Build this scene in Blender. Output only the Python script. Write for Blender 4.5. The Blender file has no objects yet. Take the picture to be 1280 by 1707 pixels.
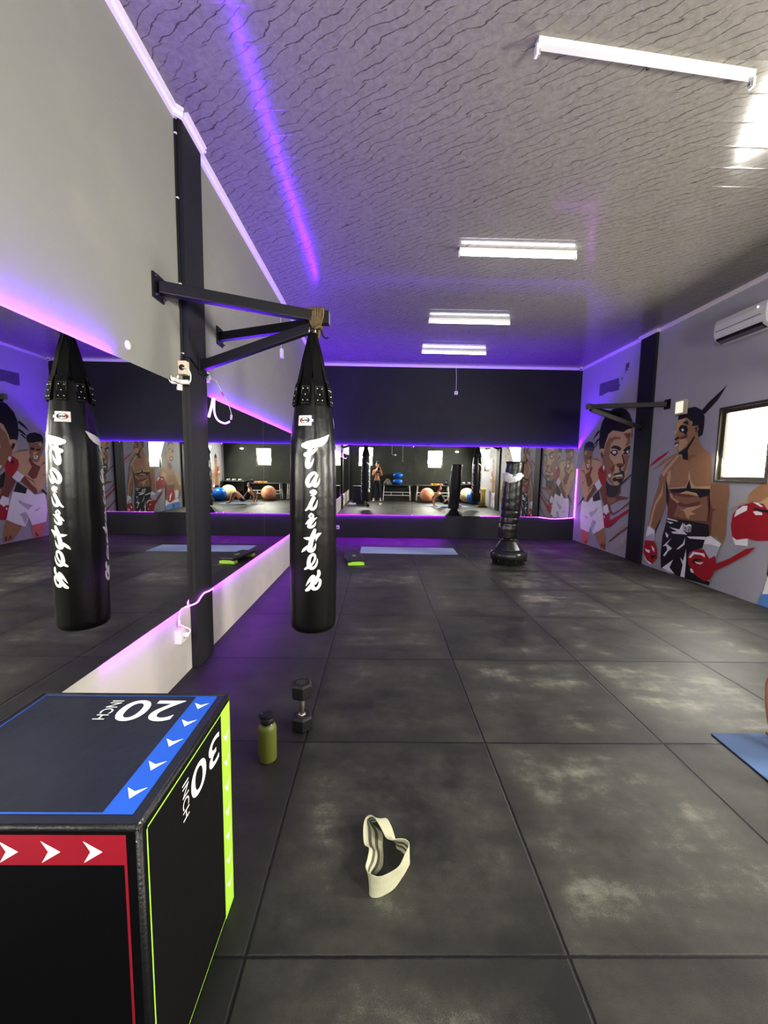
import bpy, bmesh, math, random
from mathutils import Vector, Matrix
from mathutils.geometry import tessellate_polygon
random.seed(7)
COL = bpy.context.scene.collection
PI = math.pi
# ---- room measures (metres; one rubber tile = 1 m) ----
XL, XR, YB, YR, ZC = -0.997, 4.875, 8.085, -1.90, 3.84
CAM = (0.3912, -1.1126, 1.4893)

# ------------------------------------------------------------------ materials
def lin(c):
    return tuple(((v/255.0)/12.92 if v/255.0 <= .04045 else ((v/255.0+.055)/1.055)**2.4) for v in c) + (1.0,)
_mats = {}
def pm(name, col, rough=.5, metal=0.0, var=.12, scale=9.0, bump=0.0, bscale=60.0, spec=.5, coat=0.0, stretch=None):
    """procedural principled material: noise-varied colour and optional bump"""
    if name in _mats: return _mats[name]
    m = bpy.data.materials.new(name); m.use_nodes = True
    nt = m.node_tree; N = nt.nodes; L = nt.links
    b = N['Principled BSDF']
    b.inputs['Roughness'].default_value = rough
    b.inputs['Metallic'].default_value = metal
    b.inputs['Specular IOR Level'].default_value = spec
    b.inputs['Coat Weight'].default_value = coat
    tc = N.new('ShaderNodeTexCoord'); mp = N.new('ShaderNodeMapping')
    L.new(tc.outputs['Object'], mp.inputs['Vector'])
    if stretch: mp.inputs['Scale'].default_value = stretch
    no = N.new('ShaderNodeTexNoise'); no.inputs['Scale'].default_value = scale; no.inputs['Detail'].default_value = 6
    L.new(mp.outputs['Vector'], no.inputs['Vector'])
    mx = N.new('ShaderNodeMix'); mx.data_type = 'RGBA'
    c = lin(col)
    mx.inputs[6].default_value = tuple(v*(1-var) for v in c[:3])+(1,)
    mx.inputs[7].default_value = tuple(min(1, v*(1+var)) for v in c[:3])+(1,)
    L.new(no.outputs['Fac'], mx.inputs[0]); L.new(mx.outputs[2], b.inputs['Base Color'])
    if bump:
        n2 = N.new('ShaderNodeTexNoise'); n2.inputs['Scale'].default_value = bscale; n2.inputs['Detail'].default_value = 4
        L.new(mp.outputs['Vector'], n2.inputs['Vector'])
        bp = N.new('ShaderNodeBump'); bp.inputs['Strength'].default_value = bump; bp.inputs['Distance'].default_value = .01
        L.new(n2.outputs['Fac'], bp.inputs['Height']); L.new(bp.outputs['Normal'], b.inputs['Normal'])
    _mats[name] = m
    return m
def em(name, col, strength, var=0.0):
    if name in _mats: return _mats[name]
    m = bpy.data.materials.new(name); m.use_nodes = True
    nt = m.node_tree; N = nt.nodes; L = nt.links
    N.remove(N['Principled BSDF'])
    e = N.new('ShaderNodeEmission'); e.inputs['Strength'].default_value = strength
    no = N.new('ShaderNodeTexNoise'); no.inputs['Scale'].default_value = 3
    mx = N.new('ShaderNodeMix'); mx.data_type = 'RGBA'
    mx.inputs[6].default_value = tuple(col)+(1,); mx.inputs[7].default_value = tuple(v*(1-var) for v in col)+(1,)
    L.new(no.outputs['Fac'], mx.inputs[0]); L.new(mx.outputs[2], e.inputs['Color'])
    L.new(e.outputs[0], N['Material Output'].inputs['Surface'])
    _mats[name] = m
    return m

def math_node(nt, op, a, b=None, c=None):
    n = nt.nodes.new('ShaderNodeMath'); n.operation = op
    for i, v in enumerate((a, b, c)):
        if v is None: continue
        if isinstance(v, (int, float)): n.inputs[i].default_value = v
        else: nt.links.new(v, n.inputs[i])
    return n.outputs[0]

def mat_floor():
    m = bpy.data.materials.new('rubber_tile_floor'); m.use_nodes = True
    nt = m.node_tree; N = nt.nodes; L = nt.links; b = N['Principled BSDF']
    tc = N.new('ShaderNodeTexCoord'); P = tc.outputs['Object']
    sp = N.new('ShaderNodeSeparateXYZ'); L.new(P, sp.inputs[0])
    X, Y = sp.outputs[0], sp.outputs[1]
    # distance to the nearest tile joint (integers), with slightly ragged edges
    rg = N.new('ShaderNodeTexNoise'); rg.inputs['Scale'].default_value = 55; L.new(P, rg.inputs['Vector'])
    def dj(c):
        f = math_node(nt, 'FRACT', c)
        return math_node(nt, 'MINIMUM', f, math_node(nt, 'SUBTRACT', 1.0, f))
    d = math_node(nt, 'MINIMUM', dj(X), dj(Y))
    d = math_node(nt, 'SUBTRACT', d, math_node(nt, 'MULTIPLY', math_node(nt, 'SUBTRACT', rg.outputs['Fac'], .5), .004))
    joint = N.new('ShaderNodeMapRange'); joint.inputs['From Min'].default_value = .0025; joint.inputs['From Max'].default_value = .0075
    L.new(d, joint.inputs['Value'])
    # one shade per tile
    cell = N.new('ShaderNodeCombineXYZ')
    L.new(math_node(nt, 'FLOOR', X), cell.inputs[0]); L.new(math_node(nt, 'FLOOR', Y), cell.inputs[1])
    wn = N.new('ShaderNodeTexWhiteNoise'); wn.noise_dimensions = '3D'; L.new(cell.outputs[0], wn.inputs['Vector'])
    # chalk and dust: big clouds displaced per tile, plus fine scuffs
    ofs = N.new('ShaderNodeVectorMath'); ofs.operation = 'MULTIPLY_ADD'
    L.new(wn.outputs['Color'], ofs.inputs[0]); ofs.inputs[1].default_value = (9, 9, 9); L.new(P, ofs.inputs[2])
    n1 = N.new('ShaderNodeTexNoise'); n1.inputs['Scale'].default_value = 1.5; n1.inputs['Detail'].default_value = 9; n1.inputs['Roughness'].default_value = .66
    L.new(ofs.outputs[0], n1.inputs['Vector'])
    n2 = N.new('ShaderNodeTexNoise'); n2.inputs['Scale'].default_value = 8; n2.inputs['Detail'].default_value = 8; n2.inputs['Roughness'].default_value = .7
    L.new(P, n2.inputs['Vector'])
    n3 = N.new('ShaderNodeTexNoise'); n3.inputs['Scale'].default_value = 240; n3.inputs['Detail'].default_value = 3
    L.new(P, n3.inputs['Vector'])
    s1 = N.new('ShaderNodeMapRange'); s1.inputs['From Min'].default_value = .34; s1.inputs['From Max'].default_value = .72; L.new(n1.outputs['Fac'], s1.inputs['Value'])
    s2 = N.new('ShaderNodeMapRange'); s2.inputs['From Min'].default_value = .45; s2.inputs['From Max'].default_value = .75; L.new(n2.outputs['Fac'], s2.inputs['Value'])
    dust = math_node(nt, 'ADD', math_node(nt, 'MULTIPLY', s1.outputs[0], .66), math_node(nt, 'MULTIPLY', s2.outputs[0], .25))
    dust = math_node(nt, 'ADD', dust, math_node(nt, 'MULTIPLY', math_node(nt, 'SUBTRACT', wn.outputs['Value'], .5), .30))
    dust = math_node(nt, 'ADD', dust, math_node(nt, 'MULTIPLY', math_node(nt, 'SUBTRACT', n3.outputs['Fac'], .5), .45))
    # the strip of tiles along the mirrored wall is darker
    edge = N.new('ShaderNodeMapRange'); edge.inputs['From Min'].default_value = -.05; edge.inputs['From Max'].default_value = .05
    L.new(X, edge.inputs['Value'])
    dust = math_node(nt, 'MULTIPLY', dust, math_node(nt, 'MULTIPLY_ADD', edge.outputs[0], .6, .4))
    bd = N.new('ShaderNodeMapRange'); bd.interpolation_type = 'SMOOTHSTEP'; bd.inputs['From Min'].default_value = 0; bd.inputs['From Max'].default_value = .16; bd.inputs['To Min'].default_value = .55; L.new(d, bd.inputs['Value'])
    stn = N.new('ShaderNodeTexNoise'); stn.inputs['Scale'].default_value = 3.2; stn.inputs['Detail'].default_value = 7; stn.inputs['Roughness'].default_value = .6
    smp = N.new('ShaderNodeMapping'); smp.inputs['Scale'].default_value = (.55, 2.2, 1); smp.inputs['Rotation'].default_value = (0, 0, .5); L.new(ofs.outputs[0], smp.inputs['Vector']); L.new(smp.outputs[0], stn.inputs['Vector'])
    ssr = N.new('ShaderNodeMapRange'); ssr.inputs['From Min'].default_value = .32; ssr.inputs['From Max'].default_value = .62; ssr.inputs['To Min'].default_value = .55; ssr.inputs['To Max'].default_value = 1.2; L.new(stn.outputs['Fac'], ssr.inputs['Value'])
    dust = math_node(nt, 'MULTIPLY', dust, math_node(nt, 'MULTIPLY', bd.outputs[0], ssr.outputs[0]))
    rp = N.new('ShaderNodeValToRGB'); L.new(dust, rp.inputs[0])
    e = rp.color_ramp.elements
    e[0].position = 0.0; e[0].color = (.015, .0155, .0145, 1)
    e[1].position = 1.0; e[1].color = (.235, .230, .185, 1)
    k = e.new(.45); k.color = (.054, .054, .045, 1)
    jm = N.new('ShaderNodeMix'); jm.data_type = 'RGBA'; jm.inputs[6].default_value = (.006, .006, .007, 1)
    L.new(joint.outputs[0], jm.inputs[0]); L.new(rp.outputs[0], jm.inputs[7]); L.new(jm.outputs[2], b.inputs['Base Color'])
    b.inputs['Roughness'].default_value = .52; b.inputs['Specular IOR Level'].default_value = .38
    rr = N.new('ShaderNodeMapRange'); rr.inputs['To Min'].default_value = .44; rr.inputs['To Max'].default_value = .66
    L.new(n2.outputs['Fac'], rr.inputs['Value']); L.new(rr.outputs[0], b.inputs['Roughness'])
    h = math_node(nt, 'ADD', math_node(nt, 'MULTIPLY', joint.outputs[0], 1.0), math_node(nt, 'ADD', math_node(nt, 'MULTIPLY', n3.outputs['Fac'], .12), math_node(nt, 'MULTIPLY', n2.outputs['Fac'], .35)))
    bp = N.new('ShaderNodeBump'); bp.inputs['Strength'].default_value = .55; bp.inputs['Distance'].default_value = .006
    L.new(h, bp.inputs['Height']); L.new(bp.outputs['Normal'], b.inputs['Normal'])
    return m

def mat_ceiling():
    """glossy PVC panels 0.2 m wide running across the room, printed with slanting dark veins"""
    m = bpy.data.materials.new('veined_pvc_ceiling'); m.use_nodes = True
    nt = m.node_tree; N = nt.nodes; L = nt.links; b = N['Principled BSDF']
    tc = N.new('ShaderNodeTexCoord'); P = tc.outputs['Object']
    sp = N.new('ShaderNodeSeparateXYZ'); L.new(P, sp.inputs[0]); X, Y = sp.outputs[0], sp.outputs[1]
    v = math_node(nt, 'FRACT', math_node(nt, 'DIVIDE', Y, .2))
    row = math_node(nt, 'FLOOR', math_node(nt, 'DIVIDE', Y, .2))
    wob = N.new('ShaderNodeTexNoise'); wob.inputs['Scale'].default_value = 5.0; wob.inputs['Detail'].default_value = 5; wob.inputs['Roughness'].default_value = .48
    mp = N.new('ShaderNodeMapping'); mp.inputs['Scale'].default_value = (1, 1.3, 1); L.new(P, mp.inputs['Vector']); L.new(mp.outputs[0], wob.inputs['Vector'])
    w = math_node(nt, 'MULTIPLY', math_node(nt, 'SUBTRACT', wob.outputs['Fac'], .5), 1.9)
    u = math_node(nt, 'DIVIDE', X, .118)
    t = math_node(nt, 'ADD', math_node(nt, 'ADD', u, math_node(nt, 'MULTIPLY', v, 2.55)), math_node(nt, 'ADD', w, math_node(nt, 'MULTIPLY', row, .37)))
    f = math_node(nt, 'FRACT', t)
    dist = math_node(nt, 'ABSOLUTE', math_node(nt, 'SUBTRACT', f, .5))
    vid = math_node(nt, 'MODULO', math_node(nt, 'ADD', math_node(nt, 'FLOOR', t), 3000), 3)
    wid = math_node(nt, 'SUBTRACT', .080, math_node(nt, 'MULTIPLY', vid, .013))
    line = N.new('ShaderNodeMapRange'); L.new(dist, line.inputs['Value']); L.new(wid, line.inputs['From Max'])
    line.inputs['From Min'].default_value = .0; line.inputs['To Min'].default_value = 1; line.inputs['To Max'].default_value = 0
    brk = N.new('ShaderNodeTexNoise'); brk.inputs['Scale'].default_value = 5; brk.inputs['Detail'].default_value = 2; L.new(P, brk.inputs['Vector'])
    bs = N.new('ShaderNodeMapRange'); bs.inputs['From Min'].default_value = .36; bs.inputs['From Max'].default_value = .50; L.new(brk.outputs['Fac'], bs.inputs['Value'])
    vein = math_node(nt, 'MULTIPLY', line.outputs[0], bs.outputs[0])
    # mottled print behind the veins
    mo = N.new('ShaderNodeTexNoise'); mo.inputs['Scale'].default_value = 26; mo.inputs['Detail'].default_value = 8; mo.inputs['Roughness'].default_value = .75
    L.new(P, mo.inputs['Vector'])
    ms = N.new('ShaderNodeMapRange'); ms.inputs['From Min'].default_value = .35; ms.inputs['From Max'].default_value = .65; L.new(mo.outputs['Fac'], ms.inputs['Value'])
    base = N.new('ShaderNodeMix'); base.data_type = 'RGBA'
    base.inputs[6].default_value = lin((131, 128, 121)); base.inputs[7].default_value = lin((149, 145, 137)); L.new(ms.outputs[0], base.inputs[0])
    cm = N.new('ShaderNodeMix'); cm.data_type = 'RGBA'; cm.inputs[7].default_value = lin((56, 51, 54))
    L.new(base.outputs[2], cm.inputs[6]); L.new(math_node(nt, 'MULTIPLY', vein, .9), cm.inputs[0])
    L.new(cm.outputs[2], b.inputs['Base Color'])
    b.inputs['Roughness'].default_value = .13; b.inputs['Specular IOR Level'].default_value = .34
    # panel joints and a gently bowed panel surface so reflections step at each joint
    seam = math_node(nt, 'POWER', math_node(nt, 'ABSOLUTE', math_node(nt, 'SUBTRACT', math_node(nt, 'MULTIPLY', v, 2), 1)), 14)
    wav = N.new('ShaderNodeTexNoise'); wav.inputs['Scale'].default_value = 5; wav.inputs['Detail'].default_value = 1
    mp2 = N.new('ShaderNodeMapping'); mp2.inputs['Scale'].default_value = (1, 2.2, 1); L.new(P, mp2.inputs['Vector']); L.new(mp2.outputs[0], wav.inputs['Vector'])
    h = math_node(nt, 'ADD', math_node(nt, 'MULTIPLY', seam, .5), math_node(nt, 'ADD', math_node(nt, 'MULTIPLY', wav.outputs['Fac'], .30), math_node(nt, 'MULTIPLY', mo.outputs['Fac'], .015)))
    bp = N.new('ShaderNodeBump'); bp.inputs['Strength'].default_value = .35; bp.inputs['Distance'].default_value = .004
    L.new(h, bp.inputs['Height']); L.new(bp.outputs['Normal'], b.inputs['Normal'])
    return m

def mat_painted(name, col, stain=(0, 0, 0), amount=.25, rough=.6):
    """painted plaster: faint trowel clouds and stains"""
    m = bpy.data.materials.new(name); m.use_nodes = True
    nt = m.node_tree; N = nt.nodes; L = nt.links; b = N['Principled BSDF']
    tc = N.new('ShaderNodeTexCoord'); P = tc.outputs['Object']
    n1 = N.new('ShaderNodeTexNoise'); n1.inputs['Scale'].default_value = 1.6; n1.inputs['Detail'].default_value = 7; n1.inputs['Roughness'].default_value = .65; L.new(P, n1.inputs['Vector'])
    n2 = N.new('ShaderNodeTexNoise'); n2.inputs['Scale'].default_value = 90; n2.inputs['Detail'].default_value = 3; L.new(P, n2.inputs['Vector'])
    s = N.new('ShaderNodeMapRange'); s.inputs['From Min'].default_value = .5; s.inputs['From Max'].default_value = .8; s.inputs['To Max'].default_value = amount; L.new(n1.outputs['Fac'], s.inputs['Value'])
    mx = N.new('ShaderNodeMix'); mx.data_type = 'RGBA'; mx.inputs[6].default_value = lin(col); mx.inputs[7].default_value = lin(stain)
    L.new(s.outputs[0], mx.inputs[0]); L.new(mx.outputs[2], b.inputs['Base Color'])
    b.inputs['Roughness'].default_value = rough; b.inputs['Specular IOR Level'].default_value = .35
    bp = N.new('ShaderNodeBump'); bp.inputs['Strength'].default_value = .12; bp.inputs['Distance'].default_value = .003
    L.new(n2.outputs['Fac'], bp.inputs['Height']); L.new(bp.outputs['Normal'], b.inputs['Normal'])
    return m

BLACK = lambda: pm('black_paint_metal', (16, 16, 19), .42, 0, .25, 14, .08, 90)
VINYL = lambda: pm('black_vinyl', (9, 9, 10), .34, 0, .3, 6, .25, 16, .5)
WEB = lambda: pm('black_webbing', (9, 9, 10), .8, 0, .3, 60, .5, 220, .25)
RUBB = lambda: pm('black_rubber', (15, 15, 17), .55, 0, .25, 30, .1, 120)
CHROME = lambda: pm('brushed_chrome', (205, 200, 190), .25, 1.0, .08, 30)
WHITEP = lambda: pm('white_plastic', (225, 222, 216), .35, 0, .05, 8)
CREAM = lambda: pm('cream_plastic', (214, 203, 172), .4, 0, .06, 10)
WPRINT = lambda: pm('white_print', (235, 235, 228), .45, 0, .06, 20)
VIOLET = lambda: em('violet_led', (.15, .006, 1.0), LED_UP)
MAGENTA = lambda: em('magenta_led', (.38, .006, 1.0), LED_LOW)
LED_UP, LED_LOW = 880.0, 190.0
TUBE, PANE = 15.0, 7.0

# ------------------------------------------------------------------ mesh builder
class MB:
    def __init__(s): s.v = []; s.f = []; s.m = []; s.s = []
    def face(s, pts, m=0, smooth=False):
        i = len(s.v); s.v += [tuple(p) for p in pts]; s.f.append(tuple(range(i, i+len(pts)))); s.m.append(m); s.s.append(smooth)
    def add(s, verts, faces, m=0, smooth=False):
        i = len(s.v); s.v += [tuple(p) for p in verts]
        for f in faces: s.f.append(tuple(i+k for k in f)); s.m.append(m); s.s.append(smooth)
    def box(s, lo, hi, m=0, M=None):
        x0, y0, z0 = lo; x1, y1, z1 = hi
        P = [(x0,y0,z0),(x1,y0,z0),(x1,y1,z0),(x0,y1,z0),(x0,y0,z1),(x1,y0,z1),(x1,y1,z1),(x0,y1,z1)]
        if M is not None: P = [M @ Vector(p) for p in P]
        s.add(P, [(0,3,2,1),(4,5,6,7),(0,1,5,4),(1,2,6,5),(2,3,7,6),(3,0,4,7)], m)
    def cbox(s, c, d, m=0, M=None):
        s.box([c[i]-d[i]/2 for i in range(3)], [c[i]+d[i]/2 for i in range(3)], m, M)
    def bar(s, a, b, w, h, m=0, up=(0,0,1)):
        """rectangular bar from a to b"""
        a = Vector(a); b = Vector(b); d = (b-a).normalized(); u = Vector(up)
        x = d.cross(u); x = x.normalized() if x.length > 1e-5 else Vector((1,0,0)); u = x.cross(d).normalized()
        P = []
        for p in (a, b):
            for sx, su in ((-1,-1),(1,-1),(1,1),(-1,1)): P.append(p + x*(sx*w/2) + u*(su*h/2))
        s.add(P, [(3,2,1,0),(4,5,6,7),(0,1,5,4),(1,2,6,5),(2,3,7,6),(3,0,4,7)], m)
    def tube(s, path, r, m=0, seg=10, closed=False, cap=True, ell=None):
        path = [Vector(p) for p in path]; n = len(path)
        rs = r if isinstance(r, (list, tuple)) else [r]*n
        rings = []; prev = None
        for i in range(n):
            if closed: t = path[(i+1) % n]-path[(i-1) % n]
            else: t = path[min(i+1, n-1)]-path[max(i-1, 0)]
            t = t.normalized() if t.length > 1e-9 else Vector((0,0,1))
            if prev is None:
                a = Vector((0,0,1)) if abs(t.z) < .9 else Vector((1,0,0)); x = t.cross(a).normalized()
            else:
                x = prev - t*prev.dot(t); x = x.normalized() if x.length > 1e-6 else t.orthogonal().normalized()
            prev = x; y = t.cross(x)
            e = ell or (1, 1)
            rings.append([path[i] + (x*math.cos(2*PI*k/seg)*e[0] + y*math.sin(2*PI*k/seg)*e[1])*rs[i] for k in range(seg)])
        V = [p for R in rings for p in R]; F = []
        for i in range(n if closed else n-1):
            j = (i+1) % n
            for k in range(seg):
                l = (k+1) % seg; F.append((i*seg+k, i*seg+l, j*seg+l, j*seg+k))
        if cap and not closed:
            F.append(tuple(range(seg-1, -1, -1))); F.append(tuple((n-1)*seg+k for k in range(seg)))
        s.add(V, F, m, True)
    def lathe(s, prof, c=(0,0,0), seg=32, m=0, smooth=True, axis='z', fn=None):
        """prof: list of (radius, height)"""
        V = []; F = []
        for r, z in prof:
            for k in range(seg):
                a = 2*PI*k/seg
                p = Vector((r*math.cos(a), r*math.sin(a), z))
                if fn: p = Vector(fn(p, a))
                if axis == 'x': p = Vector((p.z, p.x, p.y))
                if axis == 'y': p = Vector((p.x, p.z, p.y))
                V.append(p + Vector(c))
        n = len(prof)
        for i in range(n-1):
            for k in range(seg):
                l = (k+1) % seg; F.append((i*seg+k, i*seg+l, (i+1)*seg+l, (i+1)*seg+k))
        if prof[0][0] > 1e-6: F.append(tuple(range(seg-1, -1, -1)))
        if prof[-1][0] > 1e-6: F.append(tuple((n-1)*seg+k for k in range(seg)))
        s.add(V, F, m, smooth)
    def ball(s, c, r, m=0, seg=24, rings=14, sc=(1,1,1)):
        s.lathe([(math.sin(PI*i/rings)*r+1e-7*(i in (0,rings)), -math.cos(PI*i/rings)*r) for i in range(rings+1)], c, seg, m, True,
                fn=lambda p, a: (p.x*sc[0], p.y*sc[1], p.z*sc[2]))
    def poly(s, pts, m=0):
        """flat concave polygon"""
        t = tessellate_polygon([[Vector(p) for p in pts]])
        n = Vector((0,0,0))
        s.add(pts, [tuple(x) for x in t], m)
    def prism(s, pts2, lo, hi, fn, m=0):
        """extrude a 2D outline between lo and hi; fn(u,v,w)->xyz"""
        n = len(pts2)
        V = [fn(u, v, lo) for u, v in pts2] + [fn(u, v, hi) for u, v in pts2]
        F = [(i, (i+1) % n, n+(i+1) % n, n+i) for i in range(n)]
        F += [tuple(range(n-1, -1, -1)), tuple(range(n, 2*n))]
        s.add(V, F, m)
    def mesh(s, name, mats, shift=(0,0,0), bevel=0, sub=0):
        me = bpy.data.meshes.new(name)
        me.from_pydata([(v[0]-shift[0], v[1]-shift[1], v[2]-shift[2]) for v in s.v], [], s.f)
        for mt in mats: me.materials.append(mt)
        me.polygons.foreach_set('material_index', s.m); me.polygons.foreach_set('use_smooth', s.s)
        me.update()
        bm = bmesh.new(); bm.from_mesh(me)
        bmesh.ops.recalc_face_normals(bm, faces=bm.faces)
        if bevel:
            es = [e for e in bm.edges if len(e.link_faces) == 2 and e.calc_face_angle(0) > .6]
            bmesh.ops.bevel(bm, geom=es, offset=bevel, segments=2, affect='EDGES', profile=.6, clamp_overlap=True)
        bm.to_mesh(me); bm.free()
        return me
    def obj(s, name, mats, parent=None, loc=None, bevel=0):
        if not isinstance(mats, (list, tuple)): mats = [mats]
        sh = loc or (0,0,0)
        if parent is not None: sh = tuple(parent.location)
        o = bpy.data.objects.new(name, s.mesh(name, mats, sh, bevel)); COL.objects.link(o)
        if parent is not None: o.parent = parent
        elif loc: o.location = loc
        return o

def thing(name, label, cat, loc=(0,0,0), group=None):
    o = bpy.data.objects.new(name, None); COL.objects.link(o); o.location = loc; o.empty_display_size = .1
    o['label'] = label; o['category'] = cat
    if group: o['group'] = group
    return o
def tag(o, label, cat, group=None, kind=None):
    o['label'] = label; o['category'] = cat
    if group: o['group'] = group
    if kind: o['kind'] = kind
    return o
def struct(o, label=None):
    o['kind'] = 'structure'
    if label: o['label'] = label
    return o
def dup(root, loc, label, group=None, mats=None):
    """copy a thing, its parts and sub-parts; mats swaps the material of mesh data copies"""
    r = root.copy(); COL.objects.link(r); r.location = loc; r['label'] = label
    if group: r['group'] = group
    def rec(src, dst):
        for ch in list(src.children):
            c = ch.copy(); COL.objects.link(c); c.parent = dst
            if mats and c.data and ch.data.materials and ch.data.materials[0].name in mats:
                c.data = ch.data.copy(); c.data.materials[0] = mats[ch.data.materials[0].name]
            rec(ch, c)
    rec(root, r)
    return r
def smooth_path(pts, n=8, closed=False):
    pts = [Vector(p) for p in pts]; out = []; N = len(pts)
    rng = range(N) if closed else range(N-1)
    for i in rng:
        if closed: p0, p1, p2, p3 = pts[(i-1) % N], pts[i], pts[(i+1) % N], pts[(i+2) % N]
        else: p0, p1, p2, p3 = pts[max(i-1,0)], pts[i], pts[i+1], pts[min(i+2,N-1)]
        for k in range(n):
            t = k/n
            out.append(.5*((2*p1)+(p2-p0)*t+(2*p0-5*p1+4*p2-p3)*t*t+(3*p1-p0-3*p2+p3)*t**3))
    if not closed: out.append(pts[-1])
    return out
def text_mesh(body, size, shear=0.0, bold=0.0, spacing=1.0):
    """(verts2d, faces) of a line of text in the built-in font, centred"""
    cu = bpy.data.curves.new('txt', 'FONT'); cu.body = body; cu.size = size; cu.shear = shear; cu.offset = bold
    cu.align_x = 'CENTER'; cu.align_y = 'CENTER'; cu.space_character = spacing; cu.resolution_u = 6
    o = bpy.data.objects.new('txt', cu); COL.objects.link(o)
    dg = bpy.context.evaluated_depsgraph_get(); dg.update()
    me = bpy.data.meshes.new_from_object(o.evaluated_get(dg))
    V = [(v.co.x, v.co.y) for v in me.vertices]; F = [tuple(p.vertices) for p in me.polygons]
    bpy.data.objects.remove(o); bpy.data.curves.remove(cu); bpy.data.meshes.remove(me)
    return V, F
WIN_P = (250, 120, 170, 80)
EXPO = 0.20
GAMMA = 0.85
# ------------------------------------------------------------------ room shell
def wall_x(mb, X, y0, y1, z0, z1, holes, m=0):
    """wall in a plane x=X with rectangular holes (ya,yb,za,zb)"""
    ys = sorted({y0, y1, *[h[0] for h in holes], *[h[1] for h in holes]}); zs = sorted({z0, z1, *[h[2] for h in holes], *[h[3] for h in holes]})
    for i in range(len(ys)-1):
        for j in range(len(zs)-1):
            yc, zc = (ys[i]+ys[i+1])/2, (zs[j]+zs[j+1])/2
            if any(h[0] < yc < h[1] and h[2] < zc < h[3] for h in holes): continue
            mb.face([(X, ys[i], zs[j]), (X, ys[i+1], zs[j]), (X, ys[i+1], zs[j+1]), (X, ys[i], zs[j+1])], m)
T = .14
floor = MB(); floor.box((XL-T, YR-T, -.1), (XR+T, YB+T, 0)); struct(floor.obj('floor', mat_floor()), 'dark grey rubber gym floor laid in square tiles')
ceil_ = MB(); ceil_.box((XL-T, YR-T, ZC), (XR+T, YB+T, ZC+.1)); struct(ceil_.obj('ceiling', mat_ceiling()), 'glossy grey panelled ceiling with slanting dark veins')
P_LEFT = mat_painted('pale_grey_wall_paint', (141, 141, 135), (166, 164, 152), .35)
P_LOW = mat_painted('off_white_wall_paint', (190, 186, 178), (120, 115, 108), .35)
P_BACK = mat_painted('black_wall_paint', (34, 34, 42), (52, 52, 58), .5)
P_REAR = mat_painted('charcoal_green_wall_paint', (62, 66, 60), (92, 96, 88), .6)
P_RIGHT = mat_painted('mid_grey_wall_paint', (178, 178, 182), (160, 160, 166), .4)
P_COL = mat_painted('charcoal_pillar_paint', (36, 36, 39), (62, 60, 58), .3)

w = MB(); w.box((XL-T, YR-T, 0.50), (XL, YB+T, ZC), 0); w.box((XL-T, YR-T, 0), (XL, YB+T, .50), 1)
wall_left = struct(w.obj('wall_left', [P_LEFT, P_LOW]), 'pale grey wall above and below the long mirror')
w = MB(); w.box((XL, YB, 0), (XR, YB+T, ZC)); wall_back = struct(w.obj('wall_back', P_BACK), 'black end wall with a long mirror')

WIN_R = [(3.55, 4.28, 1.43, 2.38), (-.12, .62, 1.46, 2.40)]
WIN_B = [(-.58, .13, 1.55, 2.47), (2.64, 3.36, 1.50, 2.36)]
w = MB(); wall_x(w, XR, YR, YB, 0, ZC, WIN_R); wall_x(w, XR+T, YR, YB, 0, ZC, WIN_R)
for a, b, c, d in WIN_R:
    w.face([(XR,a,c),(XR+T,a,c),(XR+T,b,c),(XR,b,c)]); w.face([(XR,a,d),(XR+T,a,d),(XR+T,b,d),(XR,b,d)])
    w.face([(XR,a,c),(XR+T,a,c),(XR+T,a,d),(XR,a,d)]); w.face([(XR,b,c),(XR+T,b,c),(XR+T,b,d),(XR,b,d)])
wall_right = struct(w.obj('wall_right', P_RIGHT), 'grey wall painted with boxers')
w = MB()
sw = lambda p: (p[1], p[0], p[2])
tmp = MB(); wall_x(tmp, YR, XL, XR, 0, ZC, WIN_B); wall_x(tmp, YR-T, XL, XR, 0, ZC, WIN_B)
for a, b, c, d in WIN_B:
    tmp.face([(YR,a,c),(YR-T,a,c),(YR-T,b,c),(YR,b,c)]); tmp.face([(YR,a,d),(YR-T,a,d),(YR-T,b,d),(YR,b,d)])
    tmp.face([(YR,a,c),(YR-T,a,c),(YR-T,a,d),(YR,a,d)]); tmp.face([(YR,b,c),(YR-T,b,c),(YR-T,b,d),(YR,b,d)])
tmp.v = [sw(p) for p in tmp.v]
wall_rear = struct(tmp.obj('wall_rear', P_REAR), 'dark charcoal wall behind, seen in the mirrors')

# pillars
PIL = [('left', XL, XL+.047, 1.838, 2.130), ('r1', XR-.045, XR, 5.615, 6.005), ('r2', XR-.045, XR, 1.78, 2.20)]
for (nm, x0, x1, y0, y1), lab in zip(PIL, ('charcoal pillar standing against the mirrored left wall', 'charcoal pillar between the painted faces on the right wall', 'charcoal pillar nearer the camera on the right wall')):
    p = MB(); p.box((x0-.01 if nm == 'left' else x0, y0, 0), (x1 if nm == 'left' else x1+.01, y1, ZC))
    struct(p.obj('pillar', P_COL, bevel=.004), lab)

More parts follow.
